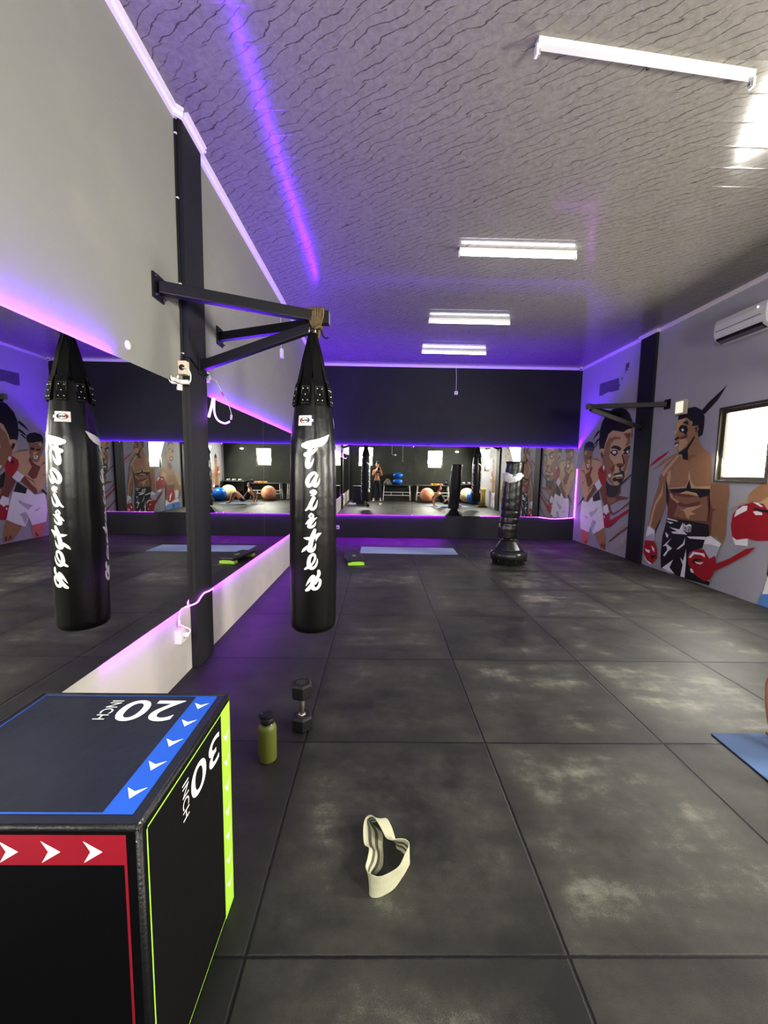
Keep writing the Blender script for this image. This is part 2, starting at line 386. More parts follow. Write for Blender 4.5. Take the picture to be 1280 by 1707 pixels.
# crown mouldings (stepping round the pillars)
TRIM = pm('white_moulding', (222, 216, 220), .45, 0, .06, 6)
def crown(n, path, side):
    """path of (x,y); moulding profile built toward +side normal"""
    mb = MB()
    prof = [(0, 0), (.045, 0), (.045, -.012), (.028, -.020), (.018, -.040), (0, -.048)]
    for i in range(len(path)-1):
        a, b = Vector((*path[i], ZC)), Vector((*path[i+1], ZC)); d = (b-a).normalized(); nrm = Vector((-d.y, d.x, 0))*side
        e0 = e1 = .0
        mb.prism(prof, 0, 1, lambda u, v, t: (a + (b-a)*t + nrm*u + Vector((0,0,v))))
    struct(mb.obj('trim_%d' % n, TRIM), 'white ceiling moulding')
lx = XL+.047
crown(1, [(XL, YR), (XL, 1.838)], -1); crown(2, [(XL, 1.79), (lx, 1.838), (lx, 2.13), (XL, 2.17)], -1); crown(3, [(XL, 2.13), (XL, YB)], -1)
crown(4, [(XL, YB), (XR, YB)], -1)
rx = XR-.045
crown(5, [(XR, YB), (XR, 6.005)], -1); crown(6, [(XR, 6.05), (rx, 6.005), (rx, 5.615), (XR, 5.57)], -1); crown(7, [(XR, 5.615), (XR, YR)], -1)
crown(8, [(XR, YR), (XL, YR)], -1)

# windows: aluminium frame in the reveal, frosted bright pane
FRAME = pm('bronze_aluminium', (96, 92, 80), .35, .7, .1, 10)
PANEM = em('daylit_frosted_glass', (1.0, .965, .84), PANE, .04)
def window(n, axis, plane, a, b, c, d, inward, label):
    """axis 'x': wall plane x=plane (u=y); axis 'y': wall plane y=plane (u=x)"""
    f = (lambda u, v, w_: (plane+w_, u, v)) if axis == 'x' else (lambda u, v, w_: (u, plane+w_, v))
    root = bpy.data.objects.new('window_%d' % n, None); COL.objects.link(root); root.location = f((a+b)/2, c, 0)
    struct(root, label)
    fr = MB(); o = -inward
    def ring(a0, b0, c0, d0, t, w0, w1):
        for r in ((a0, a0+t, c0, d0), (b0-t, b0, c0, d0), (a0+t, b0-t, c0, c0+t), (a0+t, b0-t, d0-t, d0)):
            P = [(r[0], r[2]), (r[1], r[2]), (r[1], r[3]), (r[0], r[3])]; fr.prism(P, w0, w1, f)
    ring(a-.015, b+.015, c-.015, d+.015, .03, .004*inward, .05*o)     # outer casing flush with the wall
    ring(a+.018, b-.018, c+.018, d-.018, .045, .03*o, .075*o)         # sash
    fr.obj('window_frame', FRAME, root, bevel=.003)
    pn = MB(); pn.face([f(a+.04, c+.04, .06*o), f(b-.04, c+.04, .06*o), f(b-.04, d-.04, .06*o), f(a+.04, d-.04, .06*o)])
    pn.obj('window_pane', PANEM, root)
for i, (a, b, c, d) in enumerate(WIN_R): window(i+1, 'x', XR, a, b, c, d, -1, ('bright window at the right edge of the painted wall', 'bright window in the right wall seen in the mirror')[i])
for i, (a, b, c, d) in enumerate(WIN_B): window(i+3, 'y', YR, a, b, c, d, 1, ('bright window in the dark rear wall behind the photographer', 'bright window in the dark rear wall above the weights')[i])

# ------------------------------------------------------------------ mirrors
MIR = bpy.data.materials.new('silvered_mirror'); MIR.use_nodes = True
_n = MIR.node_tree; _b = _n.nodes['Principled BSDF']
_b.inputs['Metallic'].default_value = 1; _b.inputs['Roughness'].default_value = .0
_t = _n.nodes.new('ShaderNodeTexNoise'); _t.inputs['Scale'].default_value = 2
_m = _n.nodes.new('ShaderNodeMix'); _m.data_type = 'RGBA'; _m.inputs[6].default_value = (.84, .855, .84, 1); _m.inputs[7].default_value = (.87, .88, .865, 1)
_n.links.new(_t.outputs['Fac'], _m.inputs[0]); _n.links.new(_m.outputs[2], _b.inputs['Base Color'])
GLASSEDGE = pm('glass_edge', (150, 165, 160), .2, 0, .1, 8)
def mirror(pts_front, thick, label, group):
    """pts_front: 4 corners of the silvered face; thick: vector to the back"""
    mb = MB(); mb.face(pts_front, 0)
    bk = [tuple(p[i]+thick[i] for i in range(3)) for p in pts_front]
    for i in range(4):
        j = (i+1) % 4; mb.face([pts_front[i], bk[i], bk[j], pts_front[j]], 1)
    mb.face(bk[::-1], 1)
    o = mb.obj('wall_mirror', [MIR, GLASSEDGE], None, pts_front[0])
    return tag(o, label, 'mirror', group)
ML0, ML1 = .512, 2.066
xm = XL+.018
G = 'mirror panels on the left wall'
for (a, b), lab in zip(((-1.45, 1.836), (2.132, 3.753), (3.757, YB-.012)), ('nearest long mirror panel on the left wall, reflecting the black punching bag', 'mirror panel on the left wall just past the charcoal pillar', 'farthest mirror panel on the left wall, reaching the corner')):
    mirror([(xm, a, ML0), (xm, b, ML0), (xm, b, ML1), (xm, a, ML1)], (-.005, 0, 0), lab, G)
G = 'mirror panels on the black back wall'
for (a, b), lab in zip(((XL+.012, 1.156), (1.160, 3.398), (3.402, XR-.004)), ('left mirror panel on the black back wall, behind the hanging bag', 'middle mirror panel on the black back wall', 'right mirror panel on the black back wall, in the corner by the boxers')):
    mirror([(a, YB-.020, .518), (b, YB-.020, .518), (b, YB-.034, 2.080), (a, YB-.034, 2.080)], (0, .005, 0), lab, G)

# ------------------------------------------------------------------ painted boxers on the right wall (paint = part of the wall)
PAINT = {'K': (28, 27, 31), 'L': (190, 160, 122), 'M': (143, 108, 76), 'M2': (160, 124, 86), 'D': (118, 68, 54), 'W': (224, 224, 224), 'R': (158, 28, 36),
         'G': (176, 176, 182), 'P': (196, 122, 108), 'L2': (168, 156, 140), 'B': (98, 140, 196), 'B2': (52, 78, 140), 'S': (100, 98, 106)}
PAINT = {k: (v if k == 'K' else tuple(min(250, c*1.13) for c in v)) for k, v in PAINT.items()}
def paint(figure, polys, label):
    keys = []; mb = MB()
    for i, (c, pts) in enumerate(polys):
        if c not in keys: keys.append(c)
        x = XR - .0016 - .00025*i
        pts = [(x, y, max(.004, z)) for y, z in pts]
        mb.poly(pts, keys.index(c))
    o = mb.obj('painted_boxer', [pm('wall_paint_'+k, PAINT[k], .6, 0, .08, 14) for k in keys], wall_right)
    o.name = figure; o['label'] = label
MURAL = {
 'face': [
  ('K',[(7.178,2.017),(7.22,2.143),(7.218,2.391),(7.147,2.558),(7.005,2.694),(6.801,2.757),(6.572,2.755),(6.375,2.693),(6.245,2.589),(6.166,2.455),(6.124,2.174),(6.235,2.184),(6.765,1.977),(7.013,1.99)]),
  ('K',[(7.493,2.208),(7.369,2.334),(7.254,2.412),(7.221,2.364),(7.346,2.287)]),
  ('K',[(7.427,2.103),(7.319,2.204),(7.227,2.25),(7.215,2.205),(7.328,2.142)]),
  ('K',[(7.404,2.056),(7.295,2.149),(7.26,2.137),(7.353,2.062)]),
  ('K',[(6.862,1.399),(6.777,1.332),(6.682,1.301),(6.479,1.299),(6.334,1.361),(6.43,1.129),(6.566,1.071),(6.743,1.056),(6.813,1.124)]),
  ('D',[(6.77,1.075),(6.537,1.069),(6.422,1.178),(6.367,1.295),(6.34,1.182),(6.395,1.114),(6.104,1.1),(6.151,1.062),(6.362,1.031),(6.553,0.962),(6.665,0.911),(6.623,0.813),(6.545,0.778),(6.643,0.734),(6.737,0.888)]),
  ('M',[(6.769,1.067),(6.537,1.069),(6.446,1.029),(6.638,0.939),(6.735,0.94)]),
  ('L',[(7.013,1.99),(6.994,2.093),(6.894,2.291),(6.752,2.352),(6.604,2.326),(6.405,2.286),(6.252,2.326),(6.15,2.327),(6.152,2.177),(6.157,1.96),(6.16,1.82),(6.168,1.633),(6.183,1.539),(6.25,1.443),(6.297,1.394),(6.398,1.327),(6.564,1.297),(6.718,1.351),(6.855,1.468),(6.966,1.606),(7.027,1.712),(7.06,1.853)]),
  ('L',[(7.176,1.946),(7.13,2.028),(7.016,2.016),(6.97,1.85),(7.014,1.738),(7.1,1.784),(7.159,1.856)]),
  ('K',[(7.128,1.926),(7.08,1.962),(7.017,1.869),(7.047,1.796),(7.095,1.872)]),
  ('M',[(7.056,1.818),(6.981,1.989),(6.951,2.124),(6.812,2.241),(6.776,2.112),(6.802,2.03),(6.797,1.945),(6.809,1.844),(6.679,1.756),(6.596,1.671),(6.623,1.538),(6.699,1.436),(6.564,1.297),(6.718,1.351),(6.855,1.468),(6.966,1.606),(7.027,1.712)]),
  ('M',[(6.816,2.196),(6.678,2.23),(6.462,2.195),(6.486,2.163),(6.671,2.171),(6.766,2.108)]),
  ('M',[(6.403,2.262),(6.18,2.256),(6.165,2.069),(6.217,2.034),(6.319,2.017),(6.268,2.139)]),
  ('D',[(6.346,2.241),(6.186,2.249),(6.183,2.179),(6.259,2.17)]),
  ('M',[(6.388,1.877),(6.164,1.852),(6.202,1.696),(6.23,1.602),(6.263,1.554),(6.336,1.603),(6.275,1.698)]),
  ('D',[(6.767,1.622),(6.6,1.704),(6.598,1.571),(6.678,1.554)]),
  ('K',[(6.766,2.033),(6.657,2.059),(6.512,2.034),(6.423,1.986),(6.479,1.946),(6.562,1.983),(6.651,2.004),(6.753,2.002)]),
  ('K',[(6.796,1.933),(6.691,1.976),(6.546,1.965),(6.529,1.899),(6.617,1.85),(6.725,1.895)]),
  ('W',[(6.725,1.938),(6.646,1.964),(6.574,1.937),(6.592,1.899),(6.667,1.902)]),
  ('K',[(6.365,1.956),(6.241,2.02),(6.159,2.022),(6.151,1.96),(6.308,1.921)]),
  ('K',[(6.371,1.892),(6.27,1.938),(6.171,1.953),(6.169,1.896),(6.223,1.87),(6.316,1.879)]),
  ('W',[(6.262,1.931),(6.207,1.951),(6.195,1.9),(6.244,1.891)]),
  ('D',[(6.571,1.703),(6.474,1.721),(6.303,1.706),(6.316,1.658),(6.435,1.628),(6.529,1.666)]),
  ('K',[(6.411,1.886),(6.367,1.86),(6.292,1.746),(6.28,1.69),(6.321,1.698),(6.342,1.763)]),
  ('K',[(6.526,1.686),(6.44,1.668),(6.318,1.674),(6.355,1.648),(6.451,1.642)]),
  ('K',[(6.447,1.636),(6.392,1.635),(6.384,1.567),(6.433,1.567)]),
  ('K',[(6.639,1.479),(6.592,1.526),(6.425,1.546),(6.375,1.583),(6.279,1.57),(6.259,1.475),(6.29,1.442),(6.352,1.509),(6.56,1.496)]),
  ('K',[(6.645,1.433),(6.555,1.455),(6.466,1.426),(6.33,1.442),(6.262,1.459),(6.322,1.374),(6.4,1.34),(6.475,1.387),(6.602,1.371)]),
  ('W',[(6.546,1.496),(6.333,1.511),(6.329,1.48),(6.499,1.467)]),
  ('D',[(6.522,1.464),(6.329,1.477),(6.352,1.446),(6.468,1.441)]),
  ('W',[(6.798,1.508),(6.71,1.529),(6.693,1.461),(6.775,1.447)]),
  ('K',[(6.478,1.291),(6.246,1.411),(6.019,1.551),(6.024,1.524),(6.194,1.412),(6.367,1.295)]),
  ('R',[(6.643,0.614),(6.382,0.737),(5.996,0.938),(5.995,0.888),(6.373,0.663),(6.476,0.575),(6.686,0.466),(6.793,0.461),(6.619,0.54)]),
  ('D',[(6.599,0.744),(6.341,0.856),(5.999,1.067),(5.994,1.029),(6.287,0.861),(6.526,0.741)]),
  ('D',[(6.644,0.197),(6.369,0.398),(5.996,0.625),(5.996,0.587),(6.338,0.37),(6.551,0.225)]),
  ('L2',[(6.571,0.393),(6.152,0.633),(6.111,0.622),(6.509,0.368)]),
  ('L2',[(6.493,-0.003),(6.119,0.364),(5.971,0.42),(6.11,0.285),(6.438,0.025)]),
 ],
 'boxer_a': [
  ('K',[(7.804,1.956),(7.818,2.1),(7.764,2.181),(7.619,2.208),(7.472,2.179),(7.401,2.12),(7.393,2.029),(7.438,1.967),(7.555,1.991),(7.707,2.027),(7.754,1.954)]),
  ('L',[(7.927,1.573),(7.84,1.727),(7.735,1.801),(7.613,1.573),(7.447,1.702),(7.431,1.852),(7.221,1.823),(7.043,1.712),(7.03,1.607),(7.132,1.429),(7.275,1.3),(7.493,1.2),(7.474,1.051),(7.33,1.041),(7.459,0.93),(7.551,0.933),(7.694,1.019),(7.836,1.225),(7.919,1.417)]),
  ('M',[(7.431,1.852),(7.221,1.827),(7.08,1.748),(7.217,1.787),(7.391,1.81)]),
  ('M',[(7.806,1.975),(7.753,2.039),(7.591,1.984),(7.442,1.995),(7.438,1.793),(7.492,1.628),(7.577,1.582),(7.662,1.611),(7.761,1.802),(7.802,1.88)]),
  ('L',[(7.761,2.011),(7.664,1.987),(7.723,1.915),(7.771,1.936)]),
  ('L',[(7.636,1.817),(7.524,1.796),(7.524,1.74),(7.605,1.751)]),
  ('K',[(7.733,1.881),(7.604,1.861),(7.608,1.832),(7.714,1.842)]),
  ('K',[(7.578,1.881),(7.472,1.895),(7.475,1.84),(7.554,1.834)]),
  ('W',[(7.661,1.724),(7.529,1.725),(7.543,1.662),(7.607,1.648)]),
  ('K',[(7.618,1.708),(7.556,1.707),(7.582,1.678)]),
  ('D',[(7.521,1.573),(7.447,1.702),(7.403,1.628),(7.475,1.489),(7.359,1.334),(7.478,1.229),(7.574,1.263),(7.697,1.497),(7.589,1.535)]),
  ('M',[(7.901,1.589),(7.767,1.602),(7.669,1.488),(7.76,1.544)]),
  ('M',[(7.827,1.312),(7.734,1.344),(7.749,1.305)]),
  ('M',[(7.445,1.628),(7.339,1.536),(7.396,1.572)]),
  ('D',[(7.577,0.931),(7.545,1.028),(7.493,1.2),(7.293,1.303),(7.178,1.204),(7.35,1.058),(7.451,0.922)]),
  ('L',[(7.552,1.028),(7.489,1.172),(7.307,1.281),(7.414,1.148)]),
  ('K',[(7.323,1.042),(7.102,1.189),(7.012,0.989),(7.282,0.938)]),
  ('K',[(8.007,0.731),(7.713,1.018),(7.651,0.983),(7.729,0.936),(7.97,0.768)]),
  ('R',[(7.162,1.617),(7.041,1.695),(6.938,1.641),(6.859,1.503),(6.866,1.356),(6.988,1.27),(7.121,1.421),(7.174,1.527)]),
  ('K',[(7.068,1.598),(7,1.624),(7.012,1.51)]),
  ('W',[(7.019,1.673),(6.96,1.688),(6.933,1.624),(6.978,1.575)]),
  ('W',[(7.272,1.306),(7.12,1.412),(6.996,1.282),(7.115,1.185),(7.17,1.192)]),
  ('D',[(7.077,1.199),(6.99,1.282),(6.858,1.365),(6.784,1.091),(6.733,0.923),(6.871,0.885),(6.956,1.011)]),
  ('W',[(6.901,0.871),(6.758,0.933),(6.673,0.787),(6.78,0.733),(6.875,0.741)]),
  ('R',[(6.897,0.739),(6.781,0.742),(6.659,0.767),(6.619,0.591),(6.666,0.479),(6.777,0.453),(6.863,0.561)]),
  ('W',[(6.858,0.676),(6.816,0.698),(6.815,0.637)]),
  ('W',[(6.812,0.742),(6.737,0.759),(6.748,0.723),(6.794,0.718)]),
  ('P',[(7.722,0.318),(7.564,0.292),(7.37,0.277),(7.37,0.16),(7.398,0.003),(7.645,0.017)]),
  ('M2',[(7.139,0.286),(6.808,0.449),(6.744,0.314),(6.693,0.026),(6.9,0.031),(7.051,0.175)]),
  ('D',[(7.534,0.046),(7.432,0.13),(7.463,0.02)]),
  ('D',[(6.906,0.074),(6.851,0.156),(6.807,0.057)]),
  ('D',[(6.802,0.147),(6.736,0.123),(6.732,0.036),(6.78,0.045)]),
  ('W',[(7.74,0.929),(7.492,0.905),(7.396,1),(7.311,1.033),(7.282,0.938),(6.987,1),(6.895,0.769),(6.803,0.463),(6.975,0.368),(7.216,0.265),(7.309,0.45),(7.378,0.277),(7.564,0.292),(7.74,0.311),(7.789,0.545),(7.78,0.78)]),
  ('G',[(7.429,0.689),(7.209,0.766),(7.099,0.839),(7.106,0.758),(7.311,0.608)]),
  ('G',[(7.626,0.631),(7.452,0.583),(7.522,0.556)]),
  ('G',[(7.301,0.47),(7.236,0.57),(7.095,0.532),(7.17,0.45),(7.205,0.316)]),
 ],
 'boxer_b': [
  ('L2',[(5.574,1.981),(5.459,2.045),(5.341,2.082),(5.396,2.01),(5.54,1.959)]),
  ('R',[(5.628,1.641),(5.442,1.771),(5.163,1.888),(5.23,1.819),(5.478,1.691)]),
  ('M2',[(5.532,1.574),(5.278,1.746),(5.016,1.842),(4.975,1.827),(5.325,1.657)]),
  ('K',[(4.603,2.405),(4.5,2.495),(4.363,2.58),(4.209,2.677),(4.335,2.509),(4.429,2.433),(4.547,2.346)]),
  ('K',[(5.047,2.334),(5.026,2.415),(4.863,2.48),(4.721,2.479),(4.6,2.417),(4.533,2.313),(4.53,2.192),(4.542,2.073),(4.612,2.04),(4.66,2.154),(4.71,2.186),(4.76,2.209),(4.743,2.269),(4.871,2.339)]),
  ('M2',[(5.046,2.325),(4.872,2.349),(4.788,2.293),(4.76,2.214),(4.666,2.207),(4.624,2.08),(4.669,2.031),(4.821,1.907),(4.948,1.815),(5.029,1.909),(5.068,1.968),(5.063,2.063),(5.055,2.128),(5.085,2.16),(5.069,2.252)]),
  ('L',[(5.046,2.321),(4.884,2.341),(4.913,2.272),(4.985,2.243),(5.04,2.155),(5.055,2.128),(5.064,2.252)]),
  ('L',[(4.974,2.037),(4.842,2.049),(4.805,1.978),(4.941,1.863),(5.01,1.904),(4.965,1.962)]),
  ('D',[(4.965,2.074),(4.808,2.106),(4.837,2.045),(4.961,2.036)]),
  ('K',[(5.012,2.205),(4.961,2.249),(4.853,2.228),(4.816,2.161),(4.891,2.126),(4.975,2.153)]),
  ('W',[(4.953,2.188),(4.917,2.199),(4.895,2.16),(4.939,2.153)]),
  ('K',[(4.94,2.288),(4.842,2.3),(4.815,2.233),(4.873,2.252)]),
  ('K',[(4.898,2.141),(4.821,2.161),(4.843,2.1),(4.881,2.107)]),
  ('W',[(5.086,2.175),(5.066,2.18),(5.061,2.138),(5.08,2.14)]),
  ('K',[(5.082,2.049),(4.998,2.091),(4.971,2.059),(5.051,2.032)]),
  ('K',[(5.07,1.988),(4.982,1.997),(4.999,1.964),(5.056,1.96)]),
  ('W',[(5.063,1.953),(5.006,1.983),(4.985,1.957),(5.032,1.932)]),
  ('M',[(4.706,2.19),(4.644,2.219),(4.609,2.149),(4.649,2.103),(4.684,2.121)]),
  ('K',[(4.685,2.174),(4.646,2.191),(4.656,2.118)]),
  ('M2',[(4.819,1.894),(4.628,2.077),(4.562,1.935),(4.48,1.861),(4.356,1.8),(4.301,1.362),(4.289,0.849),(5.089,0.854),(5.073,1.004),(5.095,1.256),(5.192,1.548),(5.133,1.703),(4.974,1.816),(4.8,1.732)]),
  ('K',[(4.993,1.828),(4.821,1.91),(4.683,2.071),(4.67,2.04),(4.788,1.874),(4.759,1.727),(4.863,1.739),(4.897,1.813)]),
  ('M',[(4.772,1.804),(4.594,1.788),(4.706,1.747),(4.746,1.685)]),
  ('D',[(5.095,1.256),(4.319,1.293),(4.298,0.934),(4.3,0.856),(4.579,0.857),(5.089,0.86)]),
  ('M',[(4.994,1.203),(4.688,1.184),(4.378,1.256),(4.321,1.036),(4.335,0.887),(4.58,0.866),(4.957,0.888),(4.898,1.057)]),
  ('D',[(4.959,1.129),(4.726,1.09),(4.454,1.155),(4.491,1.091),(4.72,1.044),(4.846,1.052)]),
  ('L',[(5.166,1.557),(5.092,1.586),(5.082,1.432),(5.105,1.344),(5.17,1.43)]),
  ('L',[(4.727,1.563),(4.709,1.566),(4.668,1.422),(4.589,1.349),(4.306,1.369),(4.298,1.332),(4.655,1.306),(4.753,1.324),(5.106,1.283),(5.098,1.311),(4.78,1.345),(4.733,1.402)]),
  ('K',[(5.118,1.29),(4.752,1.319),(4.707,1.448),(4.656,1.321),(4.301,1.325),(4.314,1.251),(4.47,1.195),(4.649,1.256),(4.869,1.252),(4.998,1.238)]),
  ('L',[(4.88,1.233),(4.748,1.282),(4.556,1.261),(4.501,1.214),(4.694,1.235)]),
  ('L',[(5.084,1.233),(5.023,1.225),(4.989,1.165),(4.858,1.108),(4.902,1.091),(5.042,1.158)]),
  ('L',[(4.874,1.025),(4.765,1.003),(4.719,1.035),(4.421,1.1),(4.618,0.989),(4.529,0.962),(4.635,0.933),(4.652,0.872),(4.711,0.921),(4.742,0.977)]),
  ('M',[(5.338,1.467),(5.212,1.666),(4.976,1.835),(4.934,1.801),(5.102,1.664),(5.185,1.508),(5.147,1.352),(5.126,1.098),(5.222,0.829),(5.332,0.636),(5.516,0.648),(5.477,0.905),(5.412,1.138),(5.341,1.346)]),
  ('L',[(5.24,1.379),(5.274,1.228),(5.376,1.09),(5.446,0.908),(5.5,0.65),(5.447,0.653),(5.388,0.934),(5.355,1.036),(5.235,1.19)]),
  ('L',[(5.297,1.537),(4.986,1.813),(4.928,1.801),(5.142,1.587),(5.241,1.478)]),
  ('K',[(5.191,1.439),(5.097,1.256),(5.077,0.993),(5.132,1.107)]),
  ('K',[(5.337,0.631),(5.239,0.807),(5.224,0.799),(5.306,0.625),(5.327,0.55)]),
  ('W',[(5.519,0.648),(5.481,0.672),(5.344,0.615),(5.333,0.441),(5.556,0.424)]),
  ('G',[(5.552,0.472),(5.375,0.563),(5.337,0.476),(5.333,0.441),(5.556,0.424)]),
  ('R',[(5.565,0.416),(5.335,0.439),(5.26,0.334),(5.237,0.195),(5.312,0.091),(5.375,0.045),(5.482,0.096),(5.577,0.209)]),
  ('W',[(5.549,0.28),(5.417,0.273),(5.421,0.226),(5.508,0.234)]),
  ('W',[(5.4,0.363),(5.316,0.324),(5.302,0.26),(5.358,0.291)]),
  ('W',[(5.571,0.189),(5.476,0.101),(5.34,0.064),(5.412,0.041),(5.509,0.105)]),
  ('K',[(5.399,0.198),(5.254,0.212),(5.355,0.142)]),
  ('M',[(4.315,1.404),(4.034,1.412),(4.005,1.276),(4.032,1.096),(4.013,0.901),(4.006,0.738),(4.04,0.63),(4.147,0.695),(4.27,0.693),(4.279,0.954),(4.272,1.109),(4.319,1.208)]),
  ('D',[(4.313,1.208),(4.268,1.109),(4.242,1.026),(4.232,0.72),(4.27,0.693)]),
  ('D',[(4.271,1.066),(4.18,1.069),(4.242,1.023)]),
  ('K',[(4.329,1.241),(4.311,1.26),(4.289,1.039),(4.289,0.849)]),
  ('K',[(5.089,0.854),(4.579,0.857),(4.284,0.85),(4.258,0.698),(4.311,0.62),(4.337,0.527),(4.574,0.41),(4.579,0.242),(4.375,0.091),(4.175,0.08),(4.194,0.031),(4.6,0.009),(4.854,0.012),(5.127,0.056),(5.159,0.252),(5.152,0.557),(5.103,0.744)]),
  ('W',[(5.088,0.849),(4.872,0.835),(4.836,0.816),(5.071,0.823)]),
  ('W',[(5.101,0.798),(4.932,0.793),(4.996,0.765)]),
  ('W',[(5.023,0.715),(4.806,0.707),(4.749,0.821),(4.724,0.699),(4.646,0.652),(4.926,0.626),(4.974,0.647),(4.853,0.671)]),
  ('W',[(4.652,0.627),(4.318,0.675),(4.328,0.631),(4.597,0.604)]),
  ('W',[(5.095,0.626),(5.019,0.594),(5.03,0.543),(5.067,0.556)]),
  ('W',[(5.125,0.396),(4.952,0.553),(5.035,0.447),(4.916,0.4),(4.995,0.341),(5.059,0.249),(5.102,0.252),(5.017,0.361),(5.051,0.414)]),
  ('W',[(4.841,0.395),(4.713,0.514),(4.677,0.608),(4.677,0.501),(4.773,0.423)]),
  ('W',[(5.099,0.058),(4.875,0.237),(4.94,0.101),(4.824,0.027),(4.964,0.031)]),
  ('W',[(4.743,0.3),(4.678,0.257),(4.641,0.447),(4.62,0.27),(4.621,0.026),(4.708,0.019),(4.681,0.2)]),
  ('W',[(4.732,0.81),(4.685,0.783),(4.621,0.815),(4.577,0.799),(4.584,0.701),(4.65,0.688),(4.715,0.706)]),
  ('K',[(4.708,0.767),(4.696,0.769),(4.689,0.708),(4.701,0.71)]),
  ('K',[(4.708,0.767),(4.666,0.745),(4.665,0.732),(4.701,0.755)]),
  ('K',[(4.682,0.756),(4.668,0.758),(4.661,0.698),(4.673,0.698)]),
  ('K',[(4.645,0.77),(4.633,0.773),(4.627,0.699),(4.639,0.697)]),
  ('K',[(4.63,0.768),(4.594,0.781),(4.597,0.767),(4.629,0.757)]),
  ('K',[(4.629,0.739),(4.595,0.748),(4.596,0.736),(4.628,0.728)]),
  ('K',[(4.626,0.712),(4.601,0.717),(4.599,0.707),(4.625,0.701)]),
  ('K',[(4.602,0.772),(4.59,0.774),(4.59,0.71),(4.602,0.708)]),
  ('W',[(4.311,0.672),(4.229,0.699),(4.055,0.627),(4.116,0.43),(4.214,0.386),(4.346,0.505)]),
  ('G',[(4.325,0.574),(4.216,0.585),(4.069,0.577),(4.116,0.43),(4.214,0.386),(4.346,0.505)]),
  ('R',[(4.595,0.341),(4.53,0.437),(4.421,0.487),(4.318,0.496),(4.215,0.391),(4.129,0.451),(4.103,0.351),(4.127,0.208),(4.179,0.114),(4.262,0.065),(4.423,0.111),(4.51,0.162),(4.569,0.244)]),
  ('W',[(4.571,0.34),(4.506,0.432),(4.306,0.445),(4.285,0.394),(4.368,0.412),(4.479,0.398),(4.541,0.328)]),
  ('K',[(4.503,0.305),(4.45,0.344),(4.317,0.355),(4.446,0.309),(4.474,0.257)]),
  ('W',[(4.464,0.305),(4.388,0.3),(4.299,0.327),(4.353,0.28),(4.42,0.279)]),
  ('W',[(4.536,0.182),(4.489,0.186),(4.448,0.132),(4.507,0.134)]),
  ('R',[(4.116,0.339),(3.906,0.461),(3.693,0.624),(3.571,0.668),(3.654,0.575),(3.916,0.377),(4.125,0.24)]),
 ],
 'boxer_c': [
  ('L2',[(4.004,1.066),(3.992,1.132),(3.765,1.251),(3.743,1.206),(3.926,1.121)]),
  ('M2',[(3.759,1.197),(3.744,1.29),(3.662,1.37),(3.559,1.447),(3.395,1.451),(3.319,1.159),(3.486,1.115),(3.622,1.162)]),
  ('M2',[(3.484,1.376),(3.188,1.44),(2.964,1.366),(2.727,1.34),(2.491,1.212),(2.336,0.956),(2.273,0.673),(2.499,0.56),(2.542,0.362),(2.459,0.325),(3.377,0.351),(3.376,0.617),(3.388,0.972),(3.444,1.091),(3.681,1.236)]),
  ('M2',[(3.294,1.862),(3.234,2.027),(3.099,2.174),(2.992,2.345),(2.849,2.377),(2.743,2.239),(2.709,1.974),(2.755,1.73),(2.92,1.595),(2.837,1.462),(2.895,1.342),(3.215,1.393),(3.228,1.605),(3.256,1.793)]),
  ('K',[(3.124,2.149),(3.052,2.341),(2.891,2.434),(2.754,2.383),(2.721,2.216),(2.824,2.295),(2.976,2.263)]),
  ('M',[(3.295,1.955),(3.231,1.971),(3.227,1.859),(3.276,1.862)]),
  ('K',[(3.076,2.081),(2.919,2.128),(2.945,1.998),(3.045,2.018)]),
  ('W',[(3.005,2.048),(2.953,2.057),(2.957,2.012),(2.999,2.01)]),
  ('K',[(2.83,2.071),(2.717,2.047),(2.743,1.92),(2.841,1.941)]),
  ('W',[(2.821,1.961),(2.763,1.963),(2.767,1.922),(2.815,1.92)]),
  ('K',[(3.039,1.769),(2.92,1.852),(2.794,1.778),(2.857,1.661),(2.992,1.674)]),
  ('W',[(2.964,1.78),(2.861,1.777),(2.889,1.723),(2.96,1.722)]),
  ('D',[(3.172,1.617),(2.944,1.583),(2.868,1.487),(3.036,1.348),(3.163,1.463)]),
  ('L',[(2.727,1.34),(2.489,1.237),(2.344,1.033),(2.3,0.777),(2.5,0.837),(2.644,1.067)]),
  ('L',[(3.423,1.324),(3.293,1.181),(3.337,0.994),(3.609,1.189)]),
  ('D',[(3.364,0.995),(3.242,0.847),(2.723,0.847),(2.835,0.68),(3.214,0.655),(3.344,0.472)]),
  ('M',[(3.166,1.178),(2.839,1.17),(2.76,0.972),(3.14,0.962)]),
  ('K',[(3.395,0.902),(3.354,0.711),(3.367,0.367),(3.411,0.371)]),
  ('M',[(2.548,0.576),(2.3,0.662),(2.29,0.483),(2.506,0.371)]),
  ('K',[(2.329,0.452),(2.643,0.349),(2.544,0.341)]),
  ('W',[(3.399,0.358),(3.16,0.229),(2.567,0.363),(2.468,0.216),(2.879,0.191),(3.255,0.197),(3.442,0.136)]),
  ('B',[(3.451,0.137),(3.255,0.201),(2.468,0.216),(2.383,0.012),(2.408,-0.263),(3.488,-0.132)]),
  ('B2',[(2.95,0.197),(2.849,0.089),(2.925,-0.052),(2.961,0.075)]),
  ('R',[(3.293,0.535),(3.212,0.678),(3.069,0.723),(2.883,0.683),(2.766,0.528),(2.805,0.358),(3.027,0.248),(3.159,0.236),(3.285,0.367)]),
  ('W',[(3.147,0.477),(2.953,0.595),(3.01,0.491),(3.12,0.305),(3.18,0.31)]),
  ('W',[(2.79,0.641),(2.507,0.641),(2.53,0.381),(2.767,0.349)]),
